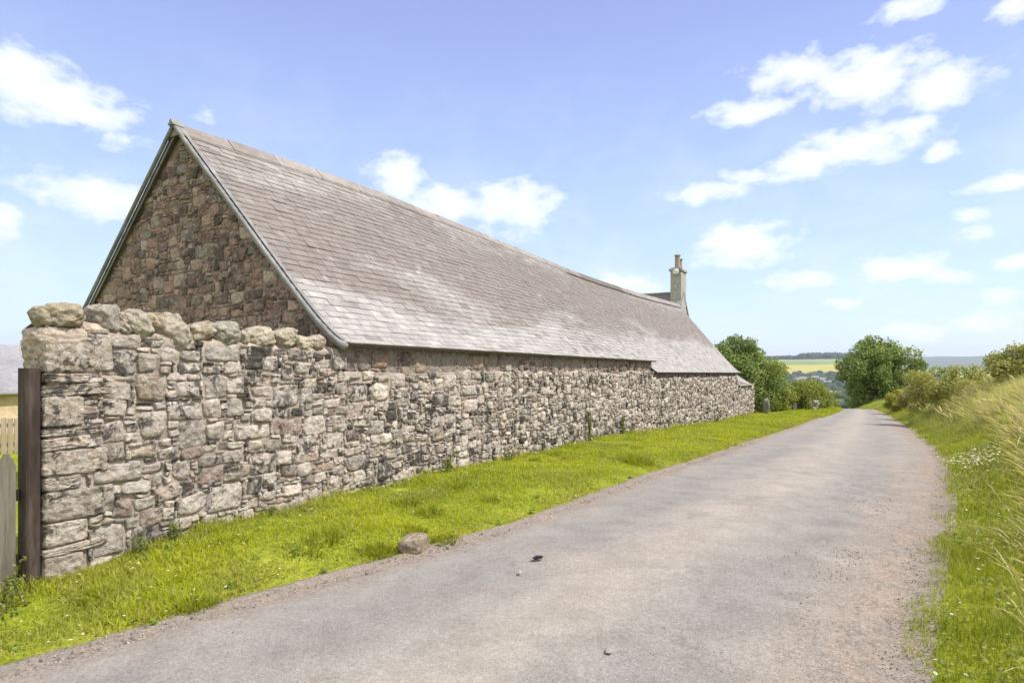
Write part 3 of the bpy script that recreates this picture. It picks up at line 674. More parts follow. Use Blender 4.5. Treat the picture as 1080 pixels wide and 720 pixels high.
for sg in (1, -1):
    ye = ha + sg * 3.95
    prism(a, [(ye, 3.28), (ha, 7.38), (ha, 7.66), (ye, 3.56)], 'x', HX - .30, HX + .05)
a.build('skew_coping', M['lead'], hs)
ch = Acc(); x0, x1, y0, y1 = -12.44, HX + .03, 47.42, 48.98
box(ch, (x0, y0, 5.6), (x1, y1, 9.15))
chs = ch.build('chimney_stack', M['harl'], hs)
a = Acc(); box(a, (x0 - .10, y0 - .10, 9.12), (x1 + .10, y1 + .10, 9.30)); box(a, (x0 + .05, y0 + .05, 9.29), (x1 - .05, y1 - .05, 9.40)); a.build('chimney_cope', M['harl'], chs)
for px, py, ph in ((-12.03, 47.95, 1.05), (-12.0, 48.55, .82)):
    a = Acc(); zz = 9.38
    tube(a, [(px, py, zz), (px, py, zz + .08), (px, py, zz + .09), (px, py, zz + ph - .1), (px, py, zz + ph - .09), (px, py, zz + ph)], [.25, .25, .21, .18, .24, .24], 14)
    a.build('chimney_pot', M['pot'], chs)
a = Acc(); blob(a, (-12.0, y0 - .12, 9.02), (.24, .10, .23), 2.2, .03, 5, 9, (.6, .6, .58)); a.build('cement_lump', M['white'], chs, smooth=True)

# ------------------------------------------------------------------ left: post, fence, shed
a = Acc(); gzp = float(G(-5.13, 2.08))
o_ = .012
pl = [(-5.20 + o_, 2.045), (-5.06 - o_, 2.045), (-5.06, 2.045 + o_), (-5.06, 2.128), (-5.20, 2.128), (-5.20, 2.045 + o_)]
pts = [[(x, y, zz) for x, y in pl] for zz in (gzp - .3, 1.56)]
v = pts[0] + pts[1]; n = 6
a.add(v, q=[(i, (i + 1) % n, n + (i + 1) % n, n + i) for i in range(n)], t=[(n, n + i, n + i + 1) for i in range(1, n - 1)])
tag(a.build('gate_post', M['post']), 'dark brown square post standing against the end of the garden wall', 'post')
fn = thing('picket_fence', (-5.14, 1.6, 0), 'weathered grey pointed timber pale beside the dark brown post', 'fence')
r = np.random.default_rng(5)
for k in range(4):
    y = 1.96 - k * .135; g_ = float(G(-5.14, y)) - .2
    a = Acc(); w = .05; tp = .87 + r.uniform(-.01, .01)
    prism(a, [(y - w, g_), (y + w, g_), (y + w, tp), (y + w * .25, tp + .085), (y - w * .25, tp + .085), (y - w, tp)], 'x', -5.155, -5.13)
    a.build('pale', M['pale'], fn)
for z_ in (.16, .62):
    a = Acc(); box(a, (-5.20, 1.4, z_), (-5.158, 2.04, z_ + .08)); a.build('rail', M['pale'], fn)
sh = thing('boarded_shed', (-33, 12, -.8), 'long low shed with grey roof and tan walls beyond the picket fence', 'shed')
a = Acc(); box(a, (-37, -2, -2.6), (-30.2, 22, .62)); a.build('wall', M['shedwall'], sh)
a = Acc(); prism(a, [(-29.85, .50), (-29.85, .56), (-33.6, 2.62), (-37.35, .56), (-37.35, .50)], 'y', -2.3, 22.3); a.build('roof', M['shedroof'], sh)
sf = thing('slatted_fence', (-17, 6.5, -.4), 'tan close boarded fence in front of the grey roofed shed', 'fence')
a = Acc()
for y in np.arange(1.0, 13.0, .125):
    x = -17 + r.uniform(-.004, .004); g_ = float(G(x, y)); box(a, (x, y, g_ - .1), (x + .022, y + .10, .40 + r.uniform(-.02, .02)))
a.build('boards', M['slat'], sf)
for z_ in (-.25, .2):
    a = Acc(); box(a, (-17.05, 1.0, z_), (-17.006, 13.0, z_ + .08)); a.build('rail', M['slat'], sf)

# ------------------------------------------------------------------ small stones on verge and road
a = Acc(); blob(a, (-3.26, 4.10, float(G(-3.26, 4.1)) + .05), (.105, .15, .070), 4.5, .05, 7, 15, (.27, .215, .15, .3), (.06, -.1, .35), 1.8)
tag(a.build('verge_boulder', M['cope'], smooth=True), 'brown block of stone lying on the grass verge at the road edge', 'rock')
a = Acc(); z0 = float(RZ(4.26)) + .062
blob(a, (-2.16, 4.26, z0 + .012), (.024, .044, .010), 2.4, .16, 3, 9, (.1, .1, .1), (0, 0, -.5), 2.5)
tag(a.build('dark_clod', M['dark'], smooth=True), 'small black clod lying on the worn asphalt', 'clod')
a = Acc(); z0 = float(RZ(3.9)) + .060
blob(a, (-2.13, 3.91, z0 + .006), (.012, .026, .006), 2.6, .1, 8, 7, (.32, .30, .28), (0, 0, .4)); tag(a.build('pale_chip', M['tint'], smooth=True), 'pale stone chip on the road near the black clod', 'stone chip')
a = Acc(); blob(a, (-1.13, 3.07, float(RZ(3.07)) + .060), (.022, .036, .006), 2.6, .1, 9, 7, (.27, .25, .23), (0, 0, .2)); tag(a.build('flat_pebble', M['tint'], smooth=True), 'flat pale pebble in the road at the front edge', 'pebble')
a = Acc(); r = np.random.default_rng(77)                      # grit along both edges
def grit(n, yr, side, spread, smin, smax):
    y = yr[0] + (yr[1] - yr[0]) * r.random(n) ** 1.5
    o = r.normal(0, spread, n)
    x = XL(y) + .05 + o if side < 0 else XR(y) - .18 + o - np.abs(r.normal(0, .5, n)) * (r.random(n) < .35)
    inroad = sstep(0, .25, np.minimum(x - XL(y) - .1, XR(y) - .2 - x))
    z = np.maximum(G(x, y) + .014, RZ(y) + .024) + .022 * inroad
    for xx, yy, zz, s in zip(x, y, z, r.uniform(smin, smax, n) * (1 + (r.random(n) < .03) * .7)):
        c = np.array([.26, .23, .20]) * r.uniform(.4, 1.4); th = r.uniform(0, 6.28, 6)
        ring = [(xx + s * math.cos(t) * r.uniform(.7, 1.3), yy + s * math.sin(t) * r.uniform(.7, 1.3), zz - .004) for t in np.arange(5) * 1.2566 + th[0]]
        ring2 = [(xx + .55 * (p[0] - xx), yy + .55 * (p[1] - yy), zz + s * r.uniform(.5, .8)) for p in ring]
        a.add(ring + ring2, q=[(i, (i + 1) % 5, 5 + (i + 1) % 5, 5 + i) for i in range(5)], t=[(5, 6, 7), (5, 7, 8), (5, 8, 9)], c=c)
grit(1500, (1.2, 16), -1, .09, .003, .009); grit(6500, (2.4, 17), 1, .26, .002, .006)
tag(a.build('loose_grit', M['tint']), 'loose grit and pebbles scattered along both road edges', 'grit', kind='stuff')

def leaves(acc, cl, n, size, pal, r, up=.35, fill=.28, asp=.55, zmin=None):
    """leaf-sized faces spread through uneven clumps; cl rows: x y z r"""
    cl = np.asarray(cl, float); w = cl[:, 3] ** 2; k = r.choice(len(cl), n, p=w / w.sum())
    d = r.normal(0, 1, (n, 3)); d /= np.linalg.norm(d, axis=1)[:, None]
    rad = cl[k, 3] * (1 - fill * r.random(n) ** .8) * (1 + .22 * fbm(d[:, 0] * 2.5 + k, d[:, 1] * 2.5, d[:, 2] * 2.5, 81)) * np.where(r.random(n) < .06, r.uniform(1.05, 1.4, n), 1)
    p = cl[k, :3] + d * rad[:, None] * np.array([1, 1, .9])
    if zmin is not None: p[:, 2] = np.maximum(p[:, 2], zmin(p[:, 0], p[:, 1]) + r.uniform(.02, .25, n))
    nr = d * .55 + r.normal(0, .55, (n, 3)) + [0, 0, up]; nr /= np.linalg.norm(nr, axis=1)[:, None]
    t = np.cross(nr, r.normal(0, 1, (n, 3))); t /= np.linalg.norm(t, axis=1)[:, None] + 1e-9; b = np.cross(nr, t)
    s = (size * r.uniform(.65, 1.35, n))[:, None]
    V = np.stack([p - t * s * .5, p + b * s * asp * .5 + nr * s * .12, p + t * s * .5 - nr * s * .1, p - b * s * asp * .5 + nr * s * .12], 1)
    o = (np.arange(n) * 4)[:, None]
    pal = np.array(pal); f = np.clip(r.random(n) * .75 + .25 * (.5 + .5 * np.sin(k * 2.4)), 0, .999) * (len(pal) - 1); i = f.astype(int); f = (f - i)[:, None]
    c = (pal[i] * (1 - f) + pal[i + 1] * f) * r.uniform(.85, 1.15, (n, 1))
    acc.add(V.reshape(-1, 3), t=np.concatenate([o + [0, 1, 3], o + [1, 2, 3]]), c=np.repeat(c, 4, 0))

# ------------------------------------------------------------------ grass
def blades(acc, x, y, z, h, w, lean, ldir, col, tipc=None):
    n = len(x); a0 = np.random.default_rng(n).uniform(0, 2 * PI, n)
    dx, dy = np.cos(a0), np.sin(a0); lx, ly = np.cos(ldir), np.sin(ldir)
    b = np.stack([x, y, z], -1)
    s = np.stack([dx, dy, dx * 0], -1) * (w / 2)[:, None]
    d = np.stack([lx, ly, lx * 0], -1)
    hl = h * lean
    m = b + d * (hl * .33)[:, None] + np.stack([0 * h, 0 * h, h * np.sqrt(np.clip(1 - .2 * lean ** 2, .2, 1)) * .55], -1)
    t = b + d * hl[:, None] + np.stack([0 * h, 0 * h, h * np.sqrt(np.clip(1 - .75 * np.minimum(lean, 1.1) ** 2, .05, 1))], -1)
    V = np.stack([b - s, b + s, m + s * .8, m - s * .8, t], 1)
    o = (np.arange(n) * 5)[:, None]
    if tipc is None: tipc = col * 1.1
    C = np.stack([col * .8, col * .8, col, col, tipc], 1)
    acc.add(V.reshape(-1, 3), q=o + [0, 1, 2, 3], t=o + [3, 2, 4], c=C.reshape(-1, 3))
def greens(n, r, x, y, straw=.05, base=(.43, .465, .03), dk=(.25, .315, .028), st=(.50, .42, .22)):
    f = np.clip(.55 + .45 * fbm(x * .9, y * .9, 0, 71) + r.normal(0, .22, n), 0, 1)[:, None]
    c = np.array(dk) * (1 - f) + np.array(base) * f
    k = r.random(n) < straw; c[k] = np.array(st) * r.uniform(.7, 1.15, (k.sum(), 1))
    return c * r.uniform(.85, 1.15, (n, 1))
r = np.random.default_rng(88)
a = Acc()
def left_verge(n, y0, y1, hm, wm):
    y = r.uniform(y0, y1, n); u = r.random(n)
    x1 = XL(y) - .02 + 2 * edge_noise(y, 3) + r.normal(0, .05, n); x0 = np.full(n, FACE + .0)
    x0 = np.where(y < 2.1, -6.6, x0)
    x = x0 + (x1 - x0) * u
    edge = np.clip((XL(y) - x) / .5, 0, 1)
    pat = fbm(x * 2.1, y * 2.1, 0, 72)
    h = hm * (1 + .6 * pat) * r.uniform(.5, 1.5, n) * (.45 + .55 * edge)
    dist = np.clip((x - FACE) / .25, 0, 1); h = h * (1 + np.where(y > 3.2, 2.6, .7) * (1 - dist) * (r.random(n) < .45) * (.6 + .8 * np.clip(fbm(x * 0, y * 1.1, 0, 91), -.5, 1)))
    h = np.where(y < 2.1, h * (1 + 1.2 * np.clip(-4.6 - x, 0, 1)), h)
    c = greens(n, r, x, y, .10)
    dull = sstep(.25, .6, fbm(x * 1.4, y * 1.4, 5, 77))[:, None] * .55; c = c * (1 - dull) + np.array([.31, .31, .08]) * dull
    dry = (r.random(n) < .7 * (1 - edge) ** 1.5); c[dry] = np.array([.30, .24, .10]) * r.uniform(.7, 1.2, (dry.sum(), 1))
    keep = (edge > .3) | (r.random(n) < .55 + .5 * fbm(x * 3, y * 3, 0, 78))
    keep &= ~((np.hypot((x + 3.26) / .12, (y - 4.1) / .15) < 1))
    blades(a, x[keep], y[keep], G(x, y)[keep] - .005, h[keep], (wm * r.uniform(.7, 1.4, n))[keep], r.uniform(.3, 1.05, n)[keep], r.uniform(0, 2 * PI, n)[keep], c[keep])
left_verge(17000, .2, 2.2, .05, .0065); left_verge(50000, 2.0, 6.5, .04, .0062); left_verge(36000, 6.5, 13, .048, .009); left_verge(26000, 13, 24, .065, .016); left_verge(20000, 24, 40, .08, .028)
def verge_far(n, y0, y1):
    y = r.uniform(y0, y1, n); x = XL(y) - 2.6 * r.random(n); h = .12 * r.uniform(.5, 1.5, n)
    blades(a, x, y, G(x, y), h, .05 * r.uniform(.7, 1.4, n), r.uniform(.1, .8, n), r.uniform(0, 6.28, n), greens(n, r, x, y, .05))
verge_far(9000, 39, 58)
tag(a.build('verge_grass', M['grass']), 'bright short grass on the verge between barn and road', 'grass', kind='stuff')
a = Acc()
def tuft(cx, cy, rad, n, hm, dk=.6):
    th = r.uniform(0, 6.28, n); q = rad * np.sqrt(r.random(n)); x = cx + q * np.cos(th); y = cy + q * np.sin(th)
    h = hm * r.uniform(.5, 1.3, n) * (1 - .5 * q / rad)
    blades(a, x, y, G(x, y), h, .008 * r.uniform(.7, 1.4, n), r.uniform(.3, .9, n), th + r.normal(0, .5, n), greens(n, r, x, y, .03) * dk)
tuft(-3.72, 2.42, .14, 330, .11, .75); tuft(-3.06, 9.6, .26, 380, .22, .8); tuft(-3.15, 4.42, .14, 260, .10, .6); tuft(-3.42, 3.86, .14, 300, .10, .65)
for k in range(26):
    y = 2 + 30 * r.random() ** 1.5; tuft(r.uniform(-4.8, float(XL(y)) - .4), y, r.uniform(.08, .2), 120, r.uniform(.09, .16), r.uniform(.6, .9))
tag(a.build('darker_tufts', M['grass']), 'darker coarse grass tufts growing in the short verge', 'grass', kind='stuff')
a = Acc()
def bank(n, y0, y1, o0, o1, pw, hm, wm, tall=1.0):
    y = r.uniform(y0, y1, n); o = o0 + (o1 - o0) * r.random(n) ** pw; x = XR(y) + o - .05 + 1.6 * edge_noise(y, 4)
    up = sstep(.75, 1.6, o + .25 * fbm(x * .8, y * .8, 0, 73)) * sstep(1.0, 5.0, y + 1.2 * o)
    pat = fbm(x * .7, y * .7, 0, 74)
    h = hm * (1 + 3.0 * up * tall) * r.uniform(.5, 1.35, n) * (1 + .35 * pat) * (.4 + .6 * sstep(0, .35, o))
    c = greens(n, r, x, y, .05, base=(.36, .40, .04), dk=(.19, .25, .03))
    sp = np.clip(.46 * up + .55 * pat * up + .14 * sstep(.3, .8, o), .04, .85) + .10 * (1 - sstep(.0, .25, o)); k = r.random(n) < sp
    c[k] = np.array([.60, .53, .36]) * r.uniform(.6, 1.2, (k.sum(), 1)) * r.uniform(.95, 1.05, (k.sum(), 3))
    ln = np.where(k, r.uniform(.2, 1.0, n), r.uniform(.1, .6, n)); ld = np.where(k | (up > .5), PI + r.normal(-.1, 1.7, n), r.uniform(0, 6.28, n))
    keep = (o > .14) | (r.random(n) < .35 + .6 * fbm(x * 3, y * 3, 0, 79))
    dull = sstep(.1, .5, fbm(x * .9, y * .9, 5, 80))[:, None] * .4; c = c * (1 - dull) + np.array([.36, .36, .15]) * dull
    blades(a, x[keep], y[keep], G(x, y)[keep] - .01, h[keep], (wm * r.uniform(.55, 1.2, n) * np.where(k, .55, 1))[keep], ln[keep], ld[keep], c[keep])
bank(36000, 2.6, 7, .0, 2.2, 1.0, .09, .006); bank(46000, 6, 13, .0, 4.0, 1.0, .10, .009); bank(44000, 12, 24, 0, 5.5, 1.0, .11, .016); bank(30000, 23, 42, 0, 7, 1.0, .13, .03); bank(14000, 40, 62, 0, 7, 1.0, .14, .055)
tag(a.build('bank_grass', M['grass']), 'long straw and green grass covering the right hand bank', 'grass', kind='stuff')
a = Acc()                                                     # seed heads: long arching straw stalks leaning to the road
def stalks(n, y0, y1, o0, o1, hm, w):
    y = r.uniform(y0, y1, n); o = r.uniform(o0, o1, n); x = XR(y) + o; z = G(x, y)
    h = hm * r.uniform(.7, 1.25, n); ld = PI + r.normal(-.15, .75, n); ln = r.uniform(.5, 1.2, n)
    for i in range(n):
        d = np.array([math.cos(ld[i]), math.sin(ld[i]), 0]); b = np.array([x[i], y[i], z[i]])
        k = np.linspace(0, 1, 7)[:, None]; P = b + d * (h[i] * ln[i] * .85 * k ** 1.7) + np.array([0, 0, 1]) * (h[i] * (k * 1.05 - .45 * ln[i] * k ** 2.2))
        wd = np.array([.6, .6, .55, .5, 1.9, 2.2, .3]) * w; s = np.array([-d[1], d[0], .35]) / 1.06
        V = np.stack([P - s * wd[:, None] / 2, P + s * wd[:, None] / 2], 1).reshape(-1, 3)
        q = [(2 * j, 2 * j + 1, 2 * j + 3, 2 * j + 2) for j in range(6)]
        c = np.array([.62, .54, .38]) * r.uniform(.75, 1.15); a.add(V, q=q, c=c)
stalks(420, 3.4, 7, .6, 2.0, .42, .0042); stalks(1000, 6, 13, .85, 3.4, .5, .006); stalks(800, 12, 24, 1.1, 4.5, .5, .010); stalks(350, 24, 40, 1.0, 5, .6, .02)
tag(a.build('seeding_grass_stalks', M['grass']), 'pale seeding grass stalks arching from the bank towards the road', 'grass', kind='stuff')
wp_ = Acc(); wc = []
for k in range(230):
    y = 3.5 + 34 * r.random() ** 1.4; o = r.uniform(.35, 4.5) if k % 3 else r.uniform(.2, .9); x = float(XR(y)) + o; q = r.uniform(.08, .2) * (1 + y / 30)
    wc.append((x, y, float(G(x, y)) + q * .9, q))
leaves(wp_, wc, 24000, .034, [(.13, .18, .03), (.23, .28, .05), (.34, .36, .10), (.42, .37, .17)], r, .5, .8, .42)
tag(wp_.build('bank_weeds', M['softleaf']), 'low leafy weeds mixed into the long grass of the right hand bank', 'weeds', kind='stuff')
vw = Acc(); wc = []
for k in range(90):
    y = 1.4 + 22 * r.random() ** 1.6; x = FACE + .15 + (float(XL(y)) - FACE - .25) * r.random(); q = r.uniform(.03, .06)
    wc.append((x, y, float(G(x, y)) + .02, q))
leaves(vw, wc, 1500, .035, [(.12, .19, .03), (.20, .27, .045), (.29, .34, .08)], r, 1.2, .8, .6)
tag(vw.build('verge_weeds', M['softleaf']), 'flat clover and plantain leaves dotted through the short verge', 'weeds', kind='stuff')
# little white flowers in the grass
a = Acc()
def flowers(n, fx, size):
    x, y, hh = fx(n)
    z = G(x, y) + hh
    for i in range(n):
        s = size * r.uniform(.7, 1.3); t = np.arange(6) * 1.047; tl = r.uniform(-.4, .4, 2)
        ring = np.stack([x[i] + s * np.cos(t), y[i] + s * np.sin(t), z[i] + s * (tl[0] * np.cos(t) + tl[1] * np.sin(t))], -1)
        a.add(np.concatenate([ring, [[x[i], y[i], z[i] + s * .45]]]), t=[(k, (k + 1) % 6, 6) for k in range(6)], c=np.array([.74, .73, .66]) * r.uniform(.8, 1.05))
def fv(n): y = 1.6 + 16 * r.random(n) ** 1.3; return FACE + .2 + (XL(y) - FACE - .3) * r.random(n), y, r.uniform(.03, .07, n)
def fb(n): y = 3 + 10 * r.random(n); return XR(y) + .15 + .9 * r.random(n), y, r.uniform(.07, .16, n)
def fc(n): return XR(11.6) + .42 + r.normal(0, .16, n), 11.6 + r.normal(0, .55, n), r.uniform(.12, .28, n)
def fd(n): return XR(4.6) + .2 + .4 * r.random(n), 4.6 + r.normal(0, .5, n), r.uniform(.05, .1, n)
flowers(200, fv, .0085); flowers(90, fb, .009); flowers(150, fc, .016)
tag(a.build('white_clover_flowers', M['grass']), 'tiny white clover heads and daisies dotted through the verges', 'flowers', kind='stuff')

# ------------------------------------------------------------------ leafy plants
def clumps(c, h, n, rr, r, shell=.55, zlo=-1.0):
    d = r.normal(0, 1, (n, 3)); d /= np.linalg.norm(d, axis=1)[:, None]; d[:, 2] = np.maximum(d[:, 2], zlo)
    q = shell + (1 - shell) * r.random(n)
    P = np.asarray(c) + d * q[:, None] * np.asarray(h)
    return np.concatenate([P, (rr * r.uniform(.6, 1.25, n))[:, None]], 1)
def limbs(acc, base, top, r0, cl, r, n=7):
    base, top = np.asarray(base, float), np.asarray(top, float)
    k = np.linspace(0, 1, 8)[:, None]; P = base + (top - base) * k + np.concatenate([[[0, 0, 0]], r.normal(0, .05, (7, 3))]) * np.linalg.norm(top - base) * .5
    tube(acc, P, r0 * np.linspace(1.15, .3, 8), 9)
    for c in cl[r.choice(len(cl), min(n, len(cl)), replace=False)]:
        s = P[r.integers(2, 6)]; e = c[:3]; m = (s + e) / 2 + [0, 0, .15 * np.linalg.norm(e - s)]
        q = np.linspace(0, 1, 6)[:, None]; tube(acc, (1 - q) ** 2 * s + 2 * q * (1 - q) * m + q ** 2 * e, r0 * .42 * np.linspace(1, .25, 6), 6)
def leafy(name, label, cat, base, cl, n, size, pal, seed, mat='leaf', trunk=.1, group=None, part='crown', up=.35, fill=.28, asp=.55, floor=True):
    r = np.random.default_rng(seed)
    t = thing(name, base, label, cat, group)
    a = Acc(); limbs(a, np.array(base) - [0, 0, .2], (np.mean(cl[:, 0]) * .5 + base[0] * .5, np.mean(cl[:, 1]) * .5 + base[1] * .5, np.max(cl[:, 2])), trunk, cl, r); a.build('trunk' if cat == 'tree' else 'stems', M['bark'], t, smooth=True)
    a = Acc(); leaves(a, cl, n, size, pal, r, up, fill, asp, G if floor else None); a.build(part, M[mat], t)
    return t
r = np.random.default_rng(401)
# laurel past the end bay
g0 = float(G(-6.1, 41))
cl = np.concatenate([clumps((-6.3, 41.0, .85), (2.3, 2.0, 2.25), 110, .62, r, .3), clumps((-6.5, 41, 2.1), (1.55, 1.4, 1.35), 50, .5, r, .4, -.3), clumps((-6.6, 41, 3.35), (.45, .5, .3), 6, .33, r, .3), clumps((-4.9, 41.3, -.2), (1.0, 1.2, 1.0), 14, .5, r, .4)])
leafy('laurel_shrub', 'tall glossy dark green laurel bush growing at the far end of the barn', 'shrub', (-6.1, 41, g0), cl, 48000, .14, [(.06, .11, .025), (.12, .19, .035), (.21, .28, .06), (.34, .39, .12)], 402, trunk=.12, part='foliage')
g0 = float(G(-5.0, 43.6))
cl = np.concatenate([clumps((-5.0, 43.0, .45), (1.25, 1.9, 1.75), 60, .5, r, .3), clumps((-4.2, 45.2, -.4), (.8, 1.6, 1.0), 30, .45, r, .3)])
leafy('privet_shrub', 'yellow green bush clipped to a slope between the laurel and the hedge', 'shrub', (-5.0, 43.6, g0), cl, 26000, .13, [(.10, .13, .02), (.19, .23, .03), (.30, .33, .05), (.38, .39, .08)], 403, trunk=.08, part='foliage')
# hedge further down on the left
a_y = np.repeat(np.linspace(46.5, 60, 30), 3); nh_ = len(a_y); xl_ = XL(a_y) - np.interp(a_y, [46, 53, 60], [2.2, 1.7, 1.0]) + r.normal(0, .3, nh_)
top_ = np.interp(a_y, [46, 50, 54, 60], [1.9, 2.2, 1.7, .8]); hr_ = np.clip(top_ * .3, .25, .6) * r.uniform(.75, 1.2, nh_)
cl = np.stack([xl_, a_y, G(xl_, a_y) + (top_ - hr_ * .8) * np.tile([.3, .65, 1.0], 30) * r.uniform(.9, 1.1, nh_), hr_], -1)
leafy('roadside_hedge', 'rough green hedge running down the left of the lane past the bushes', 'hedge', (xl_[10], a_y[10], float(G(xl_[10], a_y[10]))), cl, 22000, .15, [(.09, .125, .022), (.17, .215, .035), (.27, .30, .06), (.33, .31, .11)], 404, mat='softleaf', trunk=.06, part='foliage')
# big tree at the dip
g0 = float(G(2.6, 80))
cl = np.concatenate([clumps((2.3, 80, .9), (4.4, 4.0, 3.7), 120, 1.0, r, .35), clumps((2.4, 79.6, -2.6), (3.2, 3.0, 1.6), 24, .95, r, .5), clumps((2.0, 80, 4.2), (1.9, 1.9, .7), 10, .75, r, .3), clumps((6.3, 82, 1.4), (1.2, 1.2, 1.3), 10, .6, r, .3)])
leafy('sycamore_tree', 'large round leafy tree standing where the lane dips out of sight', 'tree', (2.4, 80, g0), cl, 46000, .25, [(.06, .11, .028), (.12, .19, .04), (.22, .29, .055), (.38, .41, .10)], 405, trunk=.35, fill=.32)
# bushes along the top of the right bank
for (x, y, hx, hy, hz, nc, n, sz, pal, lab, nm, cat, sd) in [
    (5.75, 28.4, 1.5, 1.5, .95, 30, 13000, .10, [(.14, .17, .04), (.26, .285, .07), (.38, .385, .13), (.46, .43, .19)], 'tall scrubby hawthorn bush at the right edge of the picture', 'hawthorn_bush', 'bush', 411),
    (3.8, 32.2, 1.5, 1.5, 1.15, 30, 13000, .10, [(.15, .18, .04), (.27, .29, .075), (.39, .385, .13), (.46, .42, .19)], 'rounded olive green bush in the middle of the bank top', 'scrub_bush', 'bush', 412),
    (3.15, 38.5, 1.1, 1.4, .75, 24, 10000, .11, [(.17, .19, .045), (.30, .31, .085), (.42, .40, .15), (.48, .43, .2)], 'low straw tinted bush beside the big tree on the bank', 'scrub_bush', 'bush', 413),
    (2.6, 47, .8, 1.2, .7, 16, 7000, .12, [(.18, .21, .025), (.30, .32, .04), (.40, .40, .07), (.46, .45, .1)], 'small bright yellow green bush at the verge below the big tree', 'yellow_bush', 'bush', 414)]:
    r = np.random.default_rng(sd); g0 = float(G(x, y))
    cl = clumps((x, y, g0 + hz * .75), (hx, hy, hz), nc, hz * .42, r, .45, -.6)
    leafy(nm, lab, cat, (x, y, g0), cl, n, sz, pal, sd, mat='softleaf', trunk=.05, part='foliage', fill=.5, up=.2)
# weeds at the foot of the wall
wd = [(2.75, -4.92, .16, .14, 'leafy weed growing beside the dark stones near the wall corner'), (3.05, -4.93, .2, .12, 'broad leafy weed clump second from the wall corner'), (4.0, -4.95, .10, .1, 'small low weed at the wall foot below the coping'),
      (6.9, -4.86, .26, .26, 'bushy feathery weed at the wall foot behind the boulder'), (8.6, -4.9, .16, .22, 'pale weed clump at the wall foot under the first roof section'), (12.2, -4.94, .62, .12, 'tall thin weed standing against the middle of the barn wall'), (14.4, -4.94, .5, .12, 'upright weed against the wall left of the lower eaves'), (26, -4.9, .34, .5, 'sprawling weed patch at the far end of the barn wall'),
      (1.86, -4.86, .30, .22, 'flowering weed clump at the foot of the dark post'), (1.62, -4.55, .2, .24, 'low spreading weed in front of the grey timber pale')]
for k, (y, x, h, w, lab) in enumerate(wd):
    r = np.random.default_rng(500 + k); g0 = float(G(x, y)); t = thing('wall_weed', (x, y, g0), lab, 'weed', 'weeds at the foot of the walls')
    a = Acc(); L_ = Acc(); ns = 9
    for s in range(ns):
        th = r.uniform(0, 6.28); e = np.array([x + w * .6 * math.cos(th) * r.random(), y + w * .6 * math.sin(th) * r.random(), g0 + h * r.uniform(.6, 1.1)]); e[0] = max(e[0], FACE + .03)
        b = np.array([x + r.normal(0, w * .2), y + r.normal(0, w * .25), g0 - .02]); b[0] = max(b[0], FACE + .03)
        q = np.linspace(0, 1, 5)[:, None]; P = b + (e - b) * q + [[0, 0, 0]] + np.array([0, 0, .1 * h]) * (q * (1 - q)); tube(a, P, np.linspace(.0035, .0012, 5) * (1 + y / 14), 5, c=(.12, .15, .04), cap=False)
        n = 26; f = r.random(n); p = b + (e - b) * f[:, None]
        c4 = np.concatenate([p, np.full((n, 1), .02 + .02 * w)], 1); leaves(L_, c4, 34, (.022 if h < .25 else .028) * (1 + y / 25), [(.10, .13, .03), (.19, .22, .05), (.29, .29, .09)], r, .3, .9, .45)
    a.build('stems', M['tint'], t); L_.build('foliage', M['softleaf'], t)
# standing stone and field wall beyond the barn
gx, gy_ = -4.55, 39.3; g0 = float(G(gx, gy_))
a = Acc(); blob(a, (gx, gy_, g0 + .42), (.19, .24, .50), 4, .06, 12, 13, (.17, .165, .13, .4), (.02, .03, .1))  # stone colour darkened to carry the laurel's shade
tag(a.build('gate_stone', M['cope'], smooth=True), 'weathered upright gate stone standing in front of the laurel bush', 'stone')
fw = thing('field_wall', (-3.6, 47, -1.5), 'low drystone wall of pale stones under the roadside hedge', 'wall')
a = Acc(); r = np.random.default_rng(66)
for k in range(120):
    y = r.uniform(47, 60); x = float(XL(y)) - 1.45 + r.normal(0, .09); z = float(G(x, y)) + r.uniform(-.05, .62)
    blob(a, (x, y, z), (r.uniform(.12, .2), r.uniform(.13, .26), r.uniform(.08, .15)), 4, .05, k, 7, tuple(np.array([.42, .39, .34]) * r.uniform(.6, 1.2)) + (.4,), (0, 0, r.uniform(-.4, .4)))
blob(a, (-3.55, 46.3, float(G(-3.55, 46.3)) + .30), (.14, .20, .42), 4, .06, 3, 11, (.46, .44, .40, .3), (-.22, 0, .2))
a.build('stonework', M['stone'], fw, smooth=True)

# ------------------------------------------------------------------ the valley beyond
def far_blob_wood(name, label, spots, seed, pal):
    a = Acc(); r = np.random.default_rng(seed)
    for x, y, s, hh in spots:
        g_ = float(G(x, y)); P, Q = _CS.setdefault(5, cubesphere(5)); rr = (np.abs(P) ** 2.2).sum(1) ** (1 / 2.2); D = P / rr[:, None]
        D = D * (1 + .25 * vnoise(D[:, 0] * 2 + x, D[:, 1] * 2, D[:, 2] * 2, 5))[:, None] * [s, s, hh]
        a.add(D + [x, y, g_ + hh * .8], q=Q, c=np.array(pal[r.integers(len(pal))]) * r.uniform(.8, 1.2))
    return tag(a.build(name, M['tint'], smooth=False), label, 'wood', kind='stuff')
r = np.random.default_rng(909)
def polar(azd, D): return D * math.sin(math.radians(azd)), D * math.cos(math.radians(azd))
sp = []
for k in range(420):
    az = r.uniform(-9, .8); x, y = polar(az, 3080 + r.normal(0, 40)); big = 1.0 if az > -3.9 else .62
    sp.append((x, y, r.uniform(9, 16), r.uniform(11, 15) * big))
far_blob_wood('hilltop_wood', 'dark wood along the top of the far hill', sp, 1, [(.03, .045, .03), (.04, .055, .035)])
sp = []
for k in range(900):
    az = r.uniform(-9, 6); D = r.uniform(1050, 1990); x, y = polar(az, D); sp.append((x, y, r.uniform(5, 10), r.uniform(4, 7.5)))
